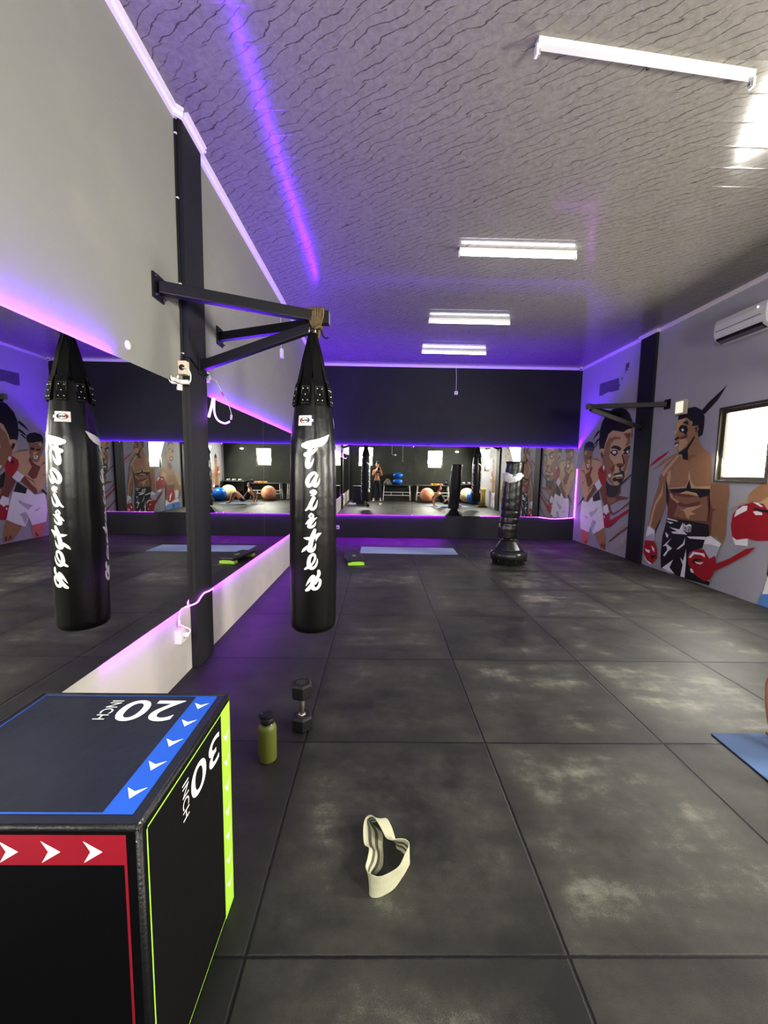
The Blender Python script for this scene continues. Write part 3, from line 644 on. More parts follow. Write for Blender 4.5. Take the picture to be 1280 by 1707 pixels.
  ('R',[(3.948,0.877),(3.934,1.024),(3.855,1.13),(3.675,1.199),(3.542,1.186),(3.476,1.116),(3.4,0.979),(3.422,0.772),(3.574,0.743),(3.725,0.751),(3.844,0.713),(3.912,0.75)]),
  ('W',[(3.911,0.988),(3.889,1.077),(3.804,1.142),(3.741,1.148),(3.743,1.09),(3.841,1.034)]),
  ('W',[(3.665,1.083),(3.614,1.097),(3.544,1.082),(3.541,1.055),(3.625,1.046)]),
  ('W',[(3.678,1.195),(3.61,1.196),(3.538,1.154),(3.572,1.148)]),
  ('K',[(3.67,1.128),(3.461,1.117),(3.457,1.085),(3.631,1.101)]),
  ('W',[(3.916,0.736),(3.844,0.713),(3.688,0.754),(3.686,0.662),(3.854,0.647)]),
 ],
}
def boxer_far(y0, dy, zs, trunks, lean):
    """a further painted boxer beyond the frame edge, seen only in the mirrors; s runs toward the camera side (-y)"""
    q = lambda s, z: (y0 - (s + lean*(z-1.0))*dy, z*zs)
    P = []
    A = lambda c, *pts: P.append((c, [q(*p) for p in pts]))
    A('M', (.30,1.30),(.10,1.25),(.00,1.05),(.02,.80),(.12,.55),(.20,.55),(.18,.85),(.24,.95),(.26,.60),(.72,.60),(.76,.95),(.80,1.10),(.92,.95),(1.0,1.05),(.95,1.25),(.70,1.34),(.62,1.42),(.40,1.42))
    A('M', (.36,1.38),(.34,1.62),(.40,1.86),(.52,1.92),(.64,1.86),(.68,1.62),(.64,1.42),(.52,1.34))
    A('K', (.34,1.70),(.36,1.90),(.52,2.0),(.66,1.90),(.68,1.72),(.62,1.80),(.42,1.80))
    A('K', (.40,1.66),(.49,1.66),(.48,1.70),(.41,1.71)); A('K', (.54,1.66),(.63,1.67),(.62,1.71),(.55,1.70))
    A('D', (.48,1.64),(.54,1.64),(.55,1.56),(.47,1.56)); A('K', (.43,1.50),(.59,1.50),(.56,1.45),(.46,1.45)); A('W', (.46,1.49),(.56,1.49),(.55,1.475),(.47,1.475))
    A('D', (.30,1.12),(.50,1.06),(.72,1.12),(.70,1.07),(.50,1.0),(.32,1.07)); A('D', (.47,1.25),(.53,1.25),(.52,.70),(.48,.70))
    A('L', (.12,1.22),(.30,1.27),(.24,1.18),(.14,1.12)); A('L', (.84,1.22),(.72,1.28),(.78,1.16),(.90,1.12))
    A('W', (.02,.66),(.20,.66),(.21,.55),(.03,.53)); A('R', (-.02,.55),(.22,.55),(.25,.42),(.14,.32),(.02,.36))
    A('W', (.80,1.12),(.94,1.20),(.90,1.28),(.77,1.20)); A('R', (.70,1.18),(.86,1.28),(.84,1.42),(.72,1.46),(.62,1.34))
    A(trunks, (.24,.62),(.74,.62),(.82,.10),(.55,.06),(.50,.30),(.44,.06),(.18,.10)); A('G', (.30,.45),(.45,.38),(.42,.34),(.28,.40)); A('G', (.58,.42),(.74,.30),(.72,.26),(.57,.36))
    return P
paint('painted_portrait', MURAL['face'], 'giant painted face of a dark haired man, black and red slashes')
paint('painted_boxer', MURAL['boxer_a'], 'painted boxer in white shorts, glove raised to his shoulder')
paint('painted_boxer', MURAL['boxer_b'], 'painted boxer in black shorts looking left')
paint('painted_boxer', MURAL['boxer_c'], 'painted boxer in blue shorts with raised red glove')
paint('painted_boxer', boxer_far(1.72, .78, 1.0, 'W', .10), 'painted boxer in white shorts beside the near pillar')
paint('painted_boxer', boxer_far(-.55, .85, 1.02, 'K', -.05), 'painted boxer near the dark rear wall')
# scuffed patches left by a removed sign
mb = MB(); x = XR-.0016
mb.poly([(x,7.33,3.345),(x,6.66,3.315),(x,6.64,3.09),(x,6.9,3.10),(x,7.0,3.12),(x,7.24,3.09),(x,7.33,3.11)])
for y, z, r in ((6.42,3.48,.05),(6.44,3.42,.035),(6.56,3.28,.02),(6.63,3.17,.018),(6.48,3.37,.012)):
    mb.poly([(x, y+r, z-r), (x, y-r, z-r*.9), (x, y-r*.9, z+r), (x, y+r*1.1, z+r*.8)])
mb.obj('scuff_patch', pm('scuffed_paint', (96, 94, 102), .8, 0, .35, 18), wall_right)['label'] = 'darker scuffed patch where a sign was removed'

# ------------------------------------------------------------------ LED strips
def led(name_lab, a, b, mat, w=(.008, .008), group='violet LED strips edging the mirrors'):
    mb = MB(); a = Vector(a); b = Vector(b); mb.bar(a, b, w[0], w[1])
    return tag(mb.obj('led_strip', mat, None, tuple(a)), name_lab, 'led strip', group)
xl = XL+.009
w4 = (.007, .004)
led('violet LED strip above the near left mirror', (xl, -1.40, ML1-.004), (xl, 1.066, ML1-.004), VIOLET(), w4)
led('violet LED strip above the left mirror, from the pillar to the far corner', (xl, 2.30, ML1-.004), (xl, YB-.06, ML1-.004), VIOLET(), w4)
led('magenta LED strip under the near left mirror, ending at the pillar', (xl, .875, ML0+.004), (xl, 1.70, ML0+.004), MAGENTA(), w4)
led('magenta LED strip under the left mirror, from the pillar to the far corner', (xl, 2.16, ML0+.004), (xl, YB-.06, ML0+.004), MAGENTA(), w4)
led('violet LED strip along the top of the back wall mirror', (XL+.06, YB-.010, 2.066), (XR-.02, YB-.010, 2.066), em('violet_led_end_wall', (.15, .006, 1.0), 1500), (.004, .006))
led('magenta LED strip under the left half of the back wall mirror', (XL+.06, YB-.009, .523), (1.90, YB-.009, .523), em('magenta_led_end_wall', (.42, .006, 1.0), 900), (.004, .006))
PINK = em('glowing_magenta_led', (.75, .10, 1.0), 3.0)
mb = MB(); mb.tube(smooth_path([(2.72, YB-.012, .520), (3.9, YB-.012, .520), (4.1, YB-.024, .508), (4.35, YB-.030, .484), (4.6, YB-.026, .492), (4.84, YB-.015, .512)], 6), .0045, 0, 6)
tag(mb.obj('led_strip', em('sagging_magenta_led', (.50, .03, 1.0), 60)), 'sagging magenta LED strip under the right end of the back wall mirror', 'led strip', 'violet LED strips edging the mirrors')
led('upright magenta LED strip in the far right corner', (XR-.010, YB-.040, .50), (XR-.010, YB-.040, 1.62), em('upright_magenta_led', (.62, .05, 1.0), 18), (.006, .006))
mb = MB(); mb.tube(smooth_path([(XL+.012, 1.70, .512), (XL+.03, 1.79, .500), (lx+.006, 1.842, .507), (lx+.007, 1.90, .528), (lx+.007, 1.96, .540), (lx+.007, 2.05, .530), (lx+.007, 2.125, .528)], 6), .005, 0, 6)
tag(mb.obj('led_strip', em('pillar_magenta_led', (.70, .10, 1.0), 11)), 'wavy magenta LED strip crossing the front of the charcoal pillar', 'led strip', 'violet LED strips edging the mirrors')
mb = MB()
mb.tube(smooth_path([(lx+.002, 2.145, 1.90), (XL+.055, 2.19, 1.99), (XL+.05, 2.235, 2.055)], 6), .009, 0, 7)
mb.tube(smooth_path([(XL+.06, 2.235, 2.055), (XL+.065, 2.215, 1.95), (XL+.095, 2.20, 1.885), (XL+.15, 2.20, 1.858), (XL+.190, 2.20, 1.872)], 7), .0062, 0, 7)
tag(mb.obj('led_strip', em('white_hot_violet_led', (.45, .12, 1.0), 22)), 'loose glowing LED strip looped beside the charcoal pillar', 'led strip')
mb = MB(); mb.tube(smooth_path([(XL+.200, 2.20, 1.885), (XL+.205, 2.2, 1.93), (XL+.185, 2.2, 2.0), (XL+.135, 2.2, 2.10), (XL+.085, 2.2, 2.19), (XL+.03, 2.2, 2.205)], 6), .003, 0, 6)
mb.tube([(XL+.202, 2.2, 1.888), (XL+.206, 2.2, 1.925)], .009, 0, 8); mb.tube([(XL+.15, 2.2, 2.07), (XL+.135, 2.2, 2.10)], .007, 1, 8)
tag(mb.obj('led_cable', [pm('white_cable', (205, 200, 205), .5), pm('pink_cable_splice', (220, 90, 170), .5)]), 'thin white cable with a pink splice feeding the loose LED loop', 'cable')

# ------------------------------------------------------------------ ceiling lights
HOUS = pm('white_enamel', (226, 226, 224), .35, 0, .04, 6)
LIT = em('lit_fluorescent_tube', (.92, .95, 1.0), TUBE)
def batten(cx_, cy_, yaw, lit, label):
    r = thing('ceiling_light', label, 'ceiling light', (cx_, cy_, ZC), 'lit fluorescent battens' if lit else None)
    L_ = .62 if lit else .665
    M = Matrix.Translation((cx_, cy_, ZC)) @ Matrix.Rotation(yaw, 4, 'Z')
    h = MB(); h.prism([(-.024, 0), (.024, 0), (.020, -.034), (-.020, -.034)], -L_, L_, lambda u, v, t: M @ Vector((t, u, v)))
    h.obj('housing', HOUS, r, bevel=.002)
    for s in (-1, 1):
        e = MB(); e.box((s*L_-.008, -.017, -.082), (s*L_+.008, .017, -.030), 0, M); e.box((s*(L_-.012)-.006, -.010, -.078), (s*(L_-.012)+.006, .010, -.050), 1, M)
        e.obj('lamp_holder', [HOUS, pm('grey_socket', (120, 118, 112), .5)], r, bevel=.002)
    if lit:
        t = MB(); t.tube([M @ Vector((-L_+.018, 0, -.060)), M @ Vector((L_-.018, 0, -.060))], .013, 0, 12); t.obj('tube', LIT, r)
    else:
        c = MB(); c.tube(smooth_path([M @ Vector((.02, .030, -.004)), M @ Vector((.02, .040, -.03)), M @ Vector((.025, .024, -.036))], 4), .003, 0, 6)
        c.obj('wire', RUBB(), r)
batten(1.88, 1.397, math.atan2(.15, 1.36), False, 'unlit white batten without its tube, nearest on the ceiling')
batten(1.823, 3.398, .012, True, 'lit fluorescent batten nearest the camera')
batten(1.742, 5.338, .004, True, 'middle one of the three lit fluorescent battens')
batten(1.80, 6.931, .02, True, 'farthest lit fluorescent batten, close to the black back wall')
# ------------------------------------------------------------------ wall brackets for punching bags
def bracket(label, wallx, s, tip, plates, strut, group):
    """s=+1: wall on the left (arm grows to +x). plates: y of the two wall plates at z; strut: (x,y,z) on the pillar"""
    (y1, z1), (y2, z2) = plates
    r = thing('wall_bracket', label, 'bag bracket', (wallx, (y1+y2)/2, 0), group)
    tp = Vector(tip)
    def plate(c, n='mounting_plate'):
        p = MB(); p.cbox((c[0]+s*.006, c[1], c[2]), (.012, .125, .15), 0)
        for dy in (-.045, .045):
            for dz in (-.055, .055): p.lathe([(.011, 0), (.011, .010), (.006, .012), (.006, .022), (0, .022)], (c[0]+s*.012, c[1]+dy, c[2]+dz), 6, 1, False, 'x', (lambda q, a: q) if s > 0 else (lambda q, a: (q.x, q.y, -q.z)))
        p.obj(n, [BLACK(), pm('dull_bolt', (120, 112, 100), .4, .8)], r, bevel=.002)
    plate((wallx, y1, z1)); plate((wallx, y2, z2)); plate(strut)
    def arm(a, b, w_=.06):
        m = MB(); m.bar(a, b, w_, w_+.012); m.obj('arm', BLACK(), r, bevel=.004)
    back = tp - Vector((s*.03, 0, 0))
    arm((wallx+s*.012, y1, z1), tp + Vector((s*.0, 0, 0))); arm((wallx+s*.012, y2, z2), back + Vector((0, .015, -.03)), .055); arm((strut[0]+s*.012, strut[1], strut[2]), back + Vector((0, 0, -.05)), .055)
    e = MB(); e.cbox((tp.x+s*.012, tp.y, tp.z), (.07, .075, .085)); e.cbox((tp.x+s*.049, tp.y, tp.z), (.004, .082, .092), 1)
    e.obj('end_cap', [BLACK(), pm('bare_steel_plate', (150, 146, 140), .4, .6)], r, bevel=.003)
    return r
bracket('black steel wall bracket carrying the punching bag beside the left pillar', XL, 1, (-.033, 1.955, 2.590), ((1.542, 2.603), (2.52, 2.621)), (XL+.047, 2.045, 2.262), 'black steel bag brackets')
bracket('empty black steel bag bracket on the right wall over the painted face', XR, -1, (3.98, 5.93, 2.655), ((5.29, 2.605), (6.55, 2.605)), (XR-.045, 5.84, 2.31), 'black steel bag brackets')
bracket('black steel bracket on the near right pillar, carrying the far bag seen in mirrors', XR, -1, (4.10, 1.95, 2.62), ((1.48, 2.61), (2.50, 2.61)), (XR-.045, 1.97, 2.30), 'black steel bag brackets')

# ------------------------------------------------------------------ hanging bag with stacked script lettering
BAGP = [(.0, .285), (.10, .286), (.150, .293), (.166, .312), (.170, .345), (.172, .45), (.1745, .62), (.176, .80), (.1745, .95), (.172, 1.12), (.1715, 1.30), (.169, 1.45), (.1655, 1.58), (.159, 1.70), (.149, 1.80), (.137, 1.90), (.126, 1.98), (.117, 2.05), (.110, 2.10), (.106, 2.125)]
def bagR(z):
    for (r0, z0), (r1, z1) in zip(BAGP, BAGP[1:]):
        if z0 <= z <= z1 and z1 > z0: return r0+(r1-r0)*(z-z0)/(z1-z0)
    return .12
def folds(z, a):   # the skin gathers into soft folds towards the mouth
    k = max(0, min(1, (z-1.55)/.5))
    return 1 + k*(.045*math.sin(4*a+.9)+.025*math.sin(9*a+.3)) + .006*math.sin(37*z+2.3*math.sin(a*3))*max(0, 1-abs(z-1.62)/.25)
STROKES = [
 # F
 [(310,535,88),(350,535,130),(400,528,142),(460,515,146),(520,503,145),(620,470,140),(690,420,108),(730,375,58),(772,325,5)],
 [(440,560,60),(415,640,85),(392,760,86),(375,860,86),(385,912,78),(425,895,62),(465,830,40),(495,755,5)],
 [(345,698,84),(400,682,86),(460,660,72),(520,612,50),(562,580,6)],
 # a
 [(545,1052,34),(505,1018,52),(450,1045,70),(395,1110,76),(373,1190,78),(390,1250,62),(432,1240,52),(475,1170,44),(540,1065,50)],
 [(552,1058,40),(505,1160,76),(492,1228,72),(532,1248,56),(575,1190,40),(597,1112,5)],
 # i
 [(450,1360,70),(480,1362,106),(510,1365,80),(490,1400,50),(428,1425,8)],
 [(345,1688,30),(395,1640,54),(440,1560,70),(488,1465,70)],
 [(445,1550,60),(432,1640,74),(485,1662,50),(530,1600,42),(556,1500,5)],
 # r
 [(442,1750,36),(478,1782,38),(446,1828,40),(408,1796,38),(440,1750,36)],
 [(338,1942,14),(380,1902,46),(440,1852,54),(500,1842,42),(552,1814,5)],
 [(485,1858,50),(412,1942,62),(402,1984,60),(452,1986,50),(502,1952,38),(528,1892,5)],
 # t
 [(505,2045,58),(470,2150,86),(440,2255,84),(418,2355,90),(402,2410,72),(452,2422,60),(502,2372,46),(527,2282,5)],
 [(302,2186,8),(360,2198,50),(440,2193,62),(520,2165,62),(580,2124,56),(627,2102,6)],
 [(545,2170,50),(522,2250,5)],
 [(265,2455,12),(310,2405,54),(375,2350,56)],
 # e
 [(325,2760,34),(380,2722,56),(450,2673,42),(500,2593,42),(510,2523,46),(478,2484,48),(420,2533,62),(395,2623,70),(400,2703,76),(450,2742,62),(510,2713,46),(548,2633,32),(550,2562,5)],
 # x
 [(338,3075,8),(390,2993,46),(440,2923,62),(478,2893,62),(490,2933,62),(462,3023,80),(472,3112,76),(540,3122,56),(590,3062,56),(602,2975,48),(560,2963,42),(520,3033,30)],
 [(575,2800,56),(580,2853,66),(540,2933,62),(440,3053,62),(390,3123,72),(350,3152,52)]]
def lettering(mb, cx_, cy_, ang, m):
    for st in STROKES:
        P = smooth_path([(a, b, 0) for a, b, w_ in st], 6); W = smooth_path([(w_, 0, 0) for a, b, w_ in st], 6)
        L_ = []; R_ = []
        for i, p in enumerate(P):
            t = (P[min(i+1, len(P)-1)]-P[max(i-1, 0)]); t = t.normalized() if t.length > 0 else Vector((1,0,0))
            n = Vector((-t.y, t.x, 0))*max(2, W[i].x)/2
            L_.append(p+n); R_.append(p-n)
        def mp(q):
            z = 1.8805 - (q.y)*3.97e-4; r = bagR(z)
            u = (q.x-478)*3.86e-4; a = ang + math.asin(max(-.95, min(.95, u/r)))
            rr = r*folds(z, a)+.0022
            return (cx_+rr*math.cos(a), cy_+rr*math.sin(a), z)
        for i in range(len(P)-1):
            a, b, c, d = L_[i], L_[i+1], R_[i+1], R_[i]
            m1, m2 = (a+d)/2, (b+c)/2
            mb.face([mp(a), mp(b), mp(m2), mp(m1)], m, True); mb.face([mp(m1), mp(m2), mp(c), mp(d)], m, True)
        for p, wv, sgn in ((P[0], W[0].x, -1), (P[-1], W[-1].x, 1)):   # rounded ends
            if wv > 24:
                cpts = [mp(p+Vector((math.cos(k*PI/6), math.sin(k*PI/6), 0))*wv/2) for k in range(12)]
                for k in range(12): mb.face([mp(p), cpts[k], cpts[(k+1) % 12]], m)
def heavy_bag(bx, by, label, group):
    r = thing('punching_bag', label, 'punching bag', (bx, by, 2.51), group)
    b = MB()
    prof = []
    for i in range(len(BAGP)-1):
        (r0, z0), (r1, z1) = BAGP[i], BAGP[i+1]; n = max(1, int((z1-z0)/.02))
        for k in range(n): prof.append((r0+(r1-r0)*k/n, z0+(z1-z0)*k/n))
    prof += [(.106, 2.125), (.101, 2.128), (.096, 2.10), (.06, 2.03), (0, 2.02)]
    def fn(p, a):
        rr = math.hypot(p.x, p.y); k = folds(p.z, a) if rr > .09 else 1
        zz = p.z + (.018*math.sin(4*a+2.2) if p.z > 2.09 else 0)
        return (p.x*k, p.y*k, zz)
    b.lathe(prof, (bx, by, 0), 72, 0, True, 'z', fn)
    for ang in (-81, 39, 160): lettering(b, bx, by, math.radians(ang), 1)
    # heat-seam ring round the waist
    b.obj('bag_body', [VINYL(), WPRINT()], r)
    # woven label
    for ang in (-104, 16):
        a0 = math.radians(ang); lab = MB()
        def cyl(u, z, off): 
            rr = bagR(z)*folds(z, a0)+off; a = a0+u/.16
            return (bx+rr*math.cos(a), by+rr*math.sin(a), z)
        def quad(u0, u1, z0, z1, off, m, n=6):
            for k in range(n): lab.face([cyl(u0+(u1-u0)*k/n, z0, off), cyl(u0+(u1-u0)*(k+1)/n, z0, off), cyl(u0+(u1-u0)*(k+1)/n, z1, off), cyl(u0+(u1-u0)*k/n, z1, off)], m)
        zc = 1.842
        quad(-.054, .054, zc-.036, zc+.036, .004, 0); quad(.054, .074, zc-.008, zc+.010, .004, 0, 2)
        for k in range(32):   # oval ring, red at the left and navy at the right
            t0, t1 = 2*PI*k/32, 2*PI*(k+1)/32; cm = math.cos((t0+t1)/2)
            th = .004+.008*abs(cm)
            lab.face([cyl(math.cos(t)*(.040-e), zc+.002+math.sin(t)*(.021-e*.4), .0052) for t, e in ((t0,0),(t1,0),(t1,th),(t0,th))], 1 if cm < -.35 else (2 if cm > .35 else 3))
        V, F = text_mesh('Fairtex', .022, .3, .0006)
        lab.add([cyl(x, zc+.002+y, .0062) for x, y in V], F, 3)
        o = lab.obj('label_patch', [pm('white_label', (228, 226, 222), .6), pm('label_red', (176, 28, 44), .6), pm('label_blue', (34, 44, 112), .6), pm('label_ink', (40, 38, 44), .6)], r)
        o['label'] = 'white woven label with a red and blue oval'
    # four pairs of straps rising to two steel rings
    apex = Vector((bx, by, 2.475))
    k = 0
    for ang in (-104, -61, -13, 29, 77, 119, 166, 208):
        a0 = math.radians(ang); rd = Vector((math.cos(a0), math.sin(a0), 0)); tg = Vector((-rd.y, rd.x, 0))
        st = MB(); c0 = Vector((bx, by, 0)) + rd*(bagR(1.93)*1.05+.004); 
        z0, z1 = 1.965, 2.10
        top = apex + rd*.016 + tg*.0
        pts = [(c0+Vector((0,0,z0)), .034), (Vector((bx,by,z1))+rd*(bagR(2.10)*1.04+.004), .034), (Vector((bx,by,2.135))+rd*.102, .034), (Vector((bx, by, 2.30))+rd*.064, .032), (top, .027)]
        for i in range(len(pts)-1):
            (p, hw), (q, hw2) = pts[i], pts[i+1]; off = rd*.004
            V = [p-tg*hw, p+tg*hw, q+tg*hw2, q-tg*hw2]; V += [v+off for v in V]
            st.add(V, [(0,1,2,3),(7,6,5,4),(0,4,5,1),(1,5,6,2),(2,6,7,3),(3,7,4,0)], 0)
        so = st.obj('strap', WEB(), r)
        pt = MB()
        for zc, wv in ((z0, 0),):
            base = c0 + rd*.005
            zA, zB = z0-.01, z0+.125
            rA = bagR(zA)*1.05+.008; rB = bagR(zB)*1.05+.009
            cn = [(Vector((bx,by,zA))+rd*rA)-tg*.031, (Vector((bx,by,zA))+rd*rA)+tg*.031, (Vector((bx,by,zB))+rd*rB)+tg*.031, (Vector((bx,by,zB))+rd*rB)-tg*.031]
            pt.add(cn+[c-rd*.008 for c in cn], [(0,1,2,3),(0,4,5,1),(1,5,6,2),(2,6,7,3),(3,7,4,0)], 0)
            for i in range(4):   # stitching
                a, b2 = cn[i].lerp(sum(cn, Vector())/4, .12), cn[(i+1) % 4].lerp(sum(cn, Vector())/4, .12)
                for j in range(10):
                    s0, s1 = a.lerp(b2, j/10)+rd*.0012, a.lerp(b2, j/10+.06)+rd*.0012
                    pt.bar(s0, s1, .0012, .0012, 1)
            for u, v in ((-.5,.22),(.5,.22),(0,.52),(-.5,.82),(.5,.82)):
                c = cn[0].lerp(cn[3], v).lerp(cn[1].lerp(cn[2], v), .5+u*.55)
                pt.ball(c+rd*.001, .0068, 2, 8, 5)
        po = pt.obj('rivet_patch', [WEB(), pm('pale_stitch', (150, 150, 140), .7), pm('nickel_rivet', (220, 218, 210), .2, .9)], r)
    rg = MB()
    for s in (-1, 1):
        rg.tube([(bx+s*.022+.004*math.cos(t), by+math.sin(t)*.022, 2.497+math.cos(t)*.030) for t in [2*PI*i/20 for i in range(20)]], .0042, 0, 8, True)
    rg.obj('hanging_ring', CHROME(), r)
    return r
BX, BY = -.100, 1.94
bag = heavy_bag(BX, BY, 'tall black punching bag with white vertical lettering hanging in the left foreground', 'hanging punching bags')
bag2 = dup(bag, (4.06, 1.95, 2.53), 'black lettered punching bag near the right wall, seen only in the mirrors', 'hanging punching bags')
# cloth tied round the arm, holding the bag
def tie(x, y, z, label):
    r = thing('tie_rope', label, 'rope', (x, y, z-.09), 'cloth ropes holding the punching bags')
    random.seed(3); m = MB()
    for i in range(9):
        dx = -.05+.0125*i
        pth = [(x+dx*.35, y-.02, z-.075), (x+dx*.8, y-.052, z-.035), (x+dx, y-.052, z+.02), (x+dx, y-.045, z+.052), (x+dx*1.02, y, z+.056), (x+dx, y+.045, z+.052), (x+dx, y+.053, z), (x+dx*.7, y+.045, z-.04), (x+dx*.3, y+.015, z-.078)]
        pth = [(a+random.uniform(-.004,.004), b, c) for a, b, c in pth]
        m.tube(smooth_path(pth, 4), .0098, 0, 7)
    m.obj('wrap', pm('tan_cloth_rope', (104, 90, 60), .85, 0, .4, 40, .6, 90), r)
    k = MB()
    k.tube(smooth_path([(x-.024, y-.022, z-.072), (x, y-.040, z-.080), (x+.028, y-.03, z-.066), (x+.03, y+.015, z-.075), (x, y+.034, z-.082), (x-.026, y+.01, z-.078)], 5, True), .010, 0, 8, True)
    k.tube(smooth_path([(x-.012, y-.012, z-.068), (x-.018, y-.012, z-.10), (x-.010, y-.006, z-.135), (x+.010, y, z-.132), (x+.016, y+.004, z-.10), (x+.008, y+.004, z-.068)], 5), .010, 0, 8)
    k.obj('knot', pm('tan_cloth_rope', (112, 92, 64)), r)
    h = MB(); h.tube(smooth_path([(x+.028, y+.02, z-.05), (x+.034, y+.02, z-.09), (x+.046, y+.02, z-.122), (x+.066, y+.02, z-.133), (x+.082, y+.02, z-.126)], 6), .0058, 0, 8)
    h.obj('steel_hook', BLACK(), r)
    return r
rp = tie(-.074, 1.955, 2.590, 'tan cloth rope knotted round the left bracket above the punching bag')
dup(rp, (4.085, 1.95, 2.62-.09), 'tan cloth rope holding the far punching bag, seen only in the mirrors')

# ------------------------------------------------------------------ soft jump box
x0, x1, y0, y1, zt = -.706, -.097, -.330, .180, .745
box = thing('plyo_box', 'black soft plyometric jump box with blue, red and lime print, front left', 'jump box', ((x0+x1)/2, (y0+y1)/2, 0))
b = MB(); b.box((x0+.004, y0+.004, 0), (x1-.004, y1-.004, zt-.003))
b.obj('foam_core', pm('black_box_vinyl', (15, 15, 20), .42, 0, .3, 7, .15, 26), box, bevel=.012)
pv = pm('black_vinyl_sheen', (36, 39, 52), .30, 0, .35, 3.2, .25, 9, .55)  # blue-grey sheen of the black box top is put into this colour
BLUE = pm('blue_print', (38, 92, 188), .42, 0, .08, 12); LIME = pm('lime_print', (176, 226, 78), .42, 0, .08, 12); REDP = pm('crimson_print', (138, 26, 44), .45, 0, .1, 12)
def arrow(c, d, size, f, m, mb, off, k=1.0):
    """swept chevron arrow with a notched tail, pointing along d in panel coordinates"""
    px, py = -d[1], d[0]
    P = [(.50, 0), (-.50, .50), (-.14, 0), (-.50, -.50)]
    pts = [(c[0]+(a*k*d[0]+b_*px)*size, c[1]+(a*k*d[1]+b_*py)*size) for a, b_ in P]
    mb.face([f(*pts[0], off), f(*pts[1], off), f(*pts[2], off)], m); mb.face([f(*pts[0], off), f(*pts[2], off), f(*pts[3], off)], m)
def rect(mb, f, u0, u1, v0, v1, off, m): mb.face([f(u0,v0,off), f(u1,v0,off), f(u1,v1,off), f(u0,v1,off)], m)
def words(mb, f, body, size, c, udir, vdir, off, m, bold=.004, sx=1.0):
    V, F = text_mesh(body, size, 0, bold)
    mb.add([f(c[0]+x*sx*udir[0]+y*vdir[0], c[1]+x*sx*udir[1]+y*vdir[1], off) for x, y in V], F, m)
def fit(mb, f, body, c, width, height, udir, vdir, off, m, bold=.0):
    """text scaled to width x height, centred on c"""
    V, F = text_mesh(body, 1.0, 0, bold)
    xs = [v[0] for v in V]; ys = [v[1] for v in V]; cx_, cy_ = (min(xs)+max(xs))/2, (min(ys)+max(ys))/2
    kx, ky = width/(max(xs)-min(xs)), height/(max(ys)-min(ys))
    mb.add([f(c[0]+(x-cx_)*kx*udir[0]+(y-cy_)*ky*vdir[0], c[1]+(x-cx_)*kx*udir[1]+(y-cy_)*ky*vdir[1], off) for x, y in V], F, m)
# top: u to the right (+x) 0..W, v away from the camera 0..D
W_, D_, H_ = x1-x0, y1-y0, zt
ft = lambda u, v, o: (x0+u, y0+v, zt+o)
t = MB(); t.prism([(.008,.008),(W_-.008,.008),(W_-.008,D_-.008),(.008,D_-.008)], -.004, .0008, ft, 0)
rect(t, ft, .509, .577, .031, .495, .0018, 1)           # blue stripe
rect(t, ft, .020, .509, .031, .036, .0018, 1); rect(t, ft, .020, .509, .490, .494, .0018, 1); rect(t, ft, .020, .024, .031, .494, .0018, 1)
for i in range(5): arrow((.544, .437-.087*i), (0, -1), .047, ft, 2, t, .0026, .72)
fit(t, ft, '20', (.398, .412), .180, .110, (-1, 0), (0, -1), .0026, 2, .010)
fit(t, ft, 'INCH', (.274, .414), .100, .036, (0, -1), (1, 0), .0026, 2, .004)
t.obj('top_panel', [pv, BLUE, WPRINT()], box)
# right side: u away from the camera, v up
fs = lambda u, v, o: (x1+o, y0+u, v)
s_ = MB(); s_.prism([(.008,.008),(D_-.008,.008),(D_-.008,H_-.008),(.008,H_-.008)], -.004, .0008, fs, 0)
rect(s_, fs, .430, .504, .004, .728, .0018, 1)
rect(s_, fs, .020, .43, .721, .726, .0018, 1); rect(s_, fs, .020, .025, .012, .726, .0018, 1); rect(s_, fs, .020, .43, .012, .016, .0018, 1)
for i in range(7): arrow((.466, .625-.087*i), (0, -1), .050, fs, 2, s_, .0026, .72)
fit(s_, fs, '30', (.316, .642), .190, .088, (-1, 0), (0, -1), .0026, 2, .010)
fit(s_, fs, 'INCH', (.192, .641), .100, .034, (0, -1), (1, 0), .0026, 2, .004)
s_.obj('side_panel', [pm('black_side_vinyl', (9, 9, 10), .6, 0, .3, 7, .15, 26, .3), LIME, WPRINT()], box)
ff = lambda u, v, o: (x0+u, y0-o, v)
g = MB(); g.prism([(.008,.008),(W_-.008,.008),(W_-.008,H_-.008),(.008,H_-.008)], -.004, .0008, ff, 0)
rect(g, ff, .015, .581, .661, .730, .0018, 1); rect(g, ff, .575, .581, .03, .661, .0018, 1)
for i in range(6): arrow((.512-.087*i, .692), (1, 0), .050, ff, 2, g, .0026, .80)
g.obj('front_panel', [pm('navy_front_vinyl', (4, 4, 8), .7, 0, .3, 7, .15, 26, .15), REDP, WPRINT()], box)
sm = MB()
for a, b2 in (((x0,y0,zt),(x1,y0,zt)),((x1,y0,zt),(x1,y1,zt)),((x0,y1,zt),(x1,y1,zt)),((x0,y0,zt),(x0,y1,zt)),((x1,y0,.01),(x1,y0,zt)),((x1,y1,.01),(x1,y1,zt))):
    A, B_ = Vector(a), Vector(b2); ctr = Vector(((x0+x1)/2, (y0+y1)/2, zt/2))
    ins = Vector((.004 if A.x < ctr.x and B_.x < ctr.x else (-.004 if A.x > ctr.x and B_.x > ctr.x else 0), .004 if A.y < ctr.y and B_.y < ctr.y else (-.004 if A.y > ctr.y and B_.y > ctr.y else 0), -.004 if A.z > .5 and B_.z > .5 else 0))
    sm.tube([A+ins, B_+ins], .007, 0, 8)
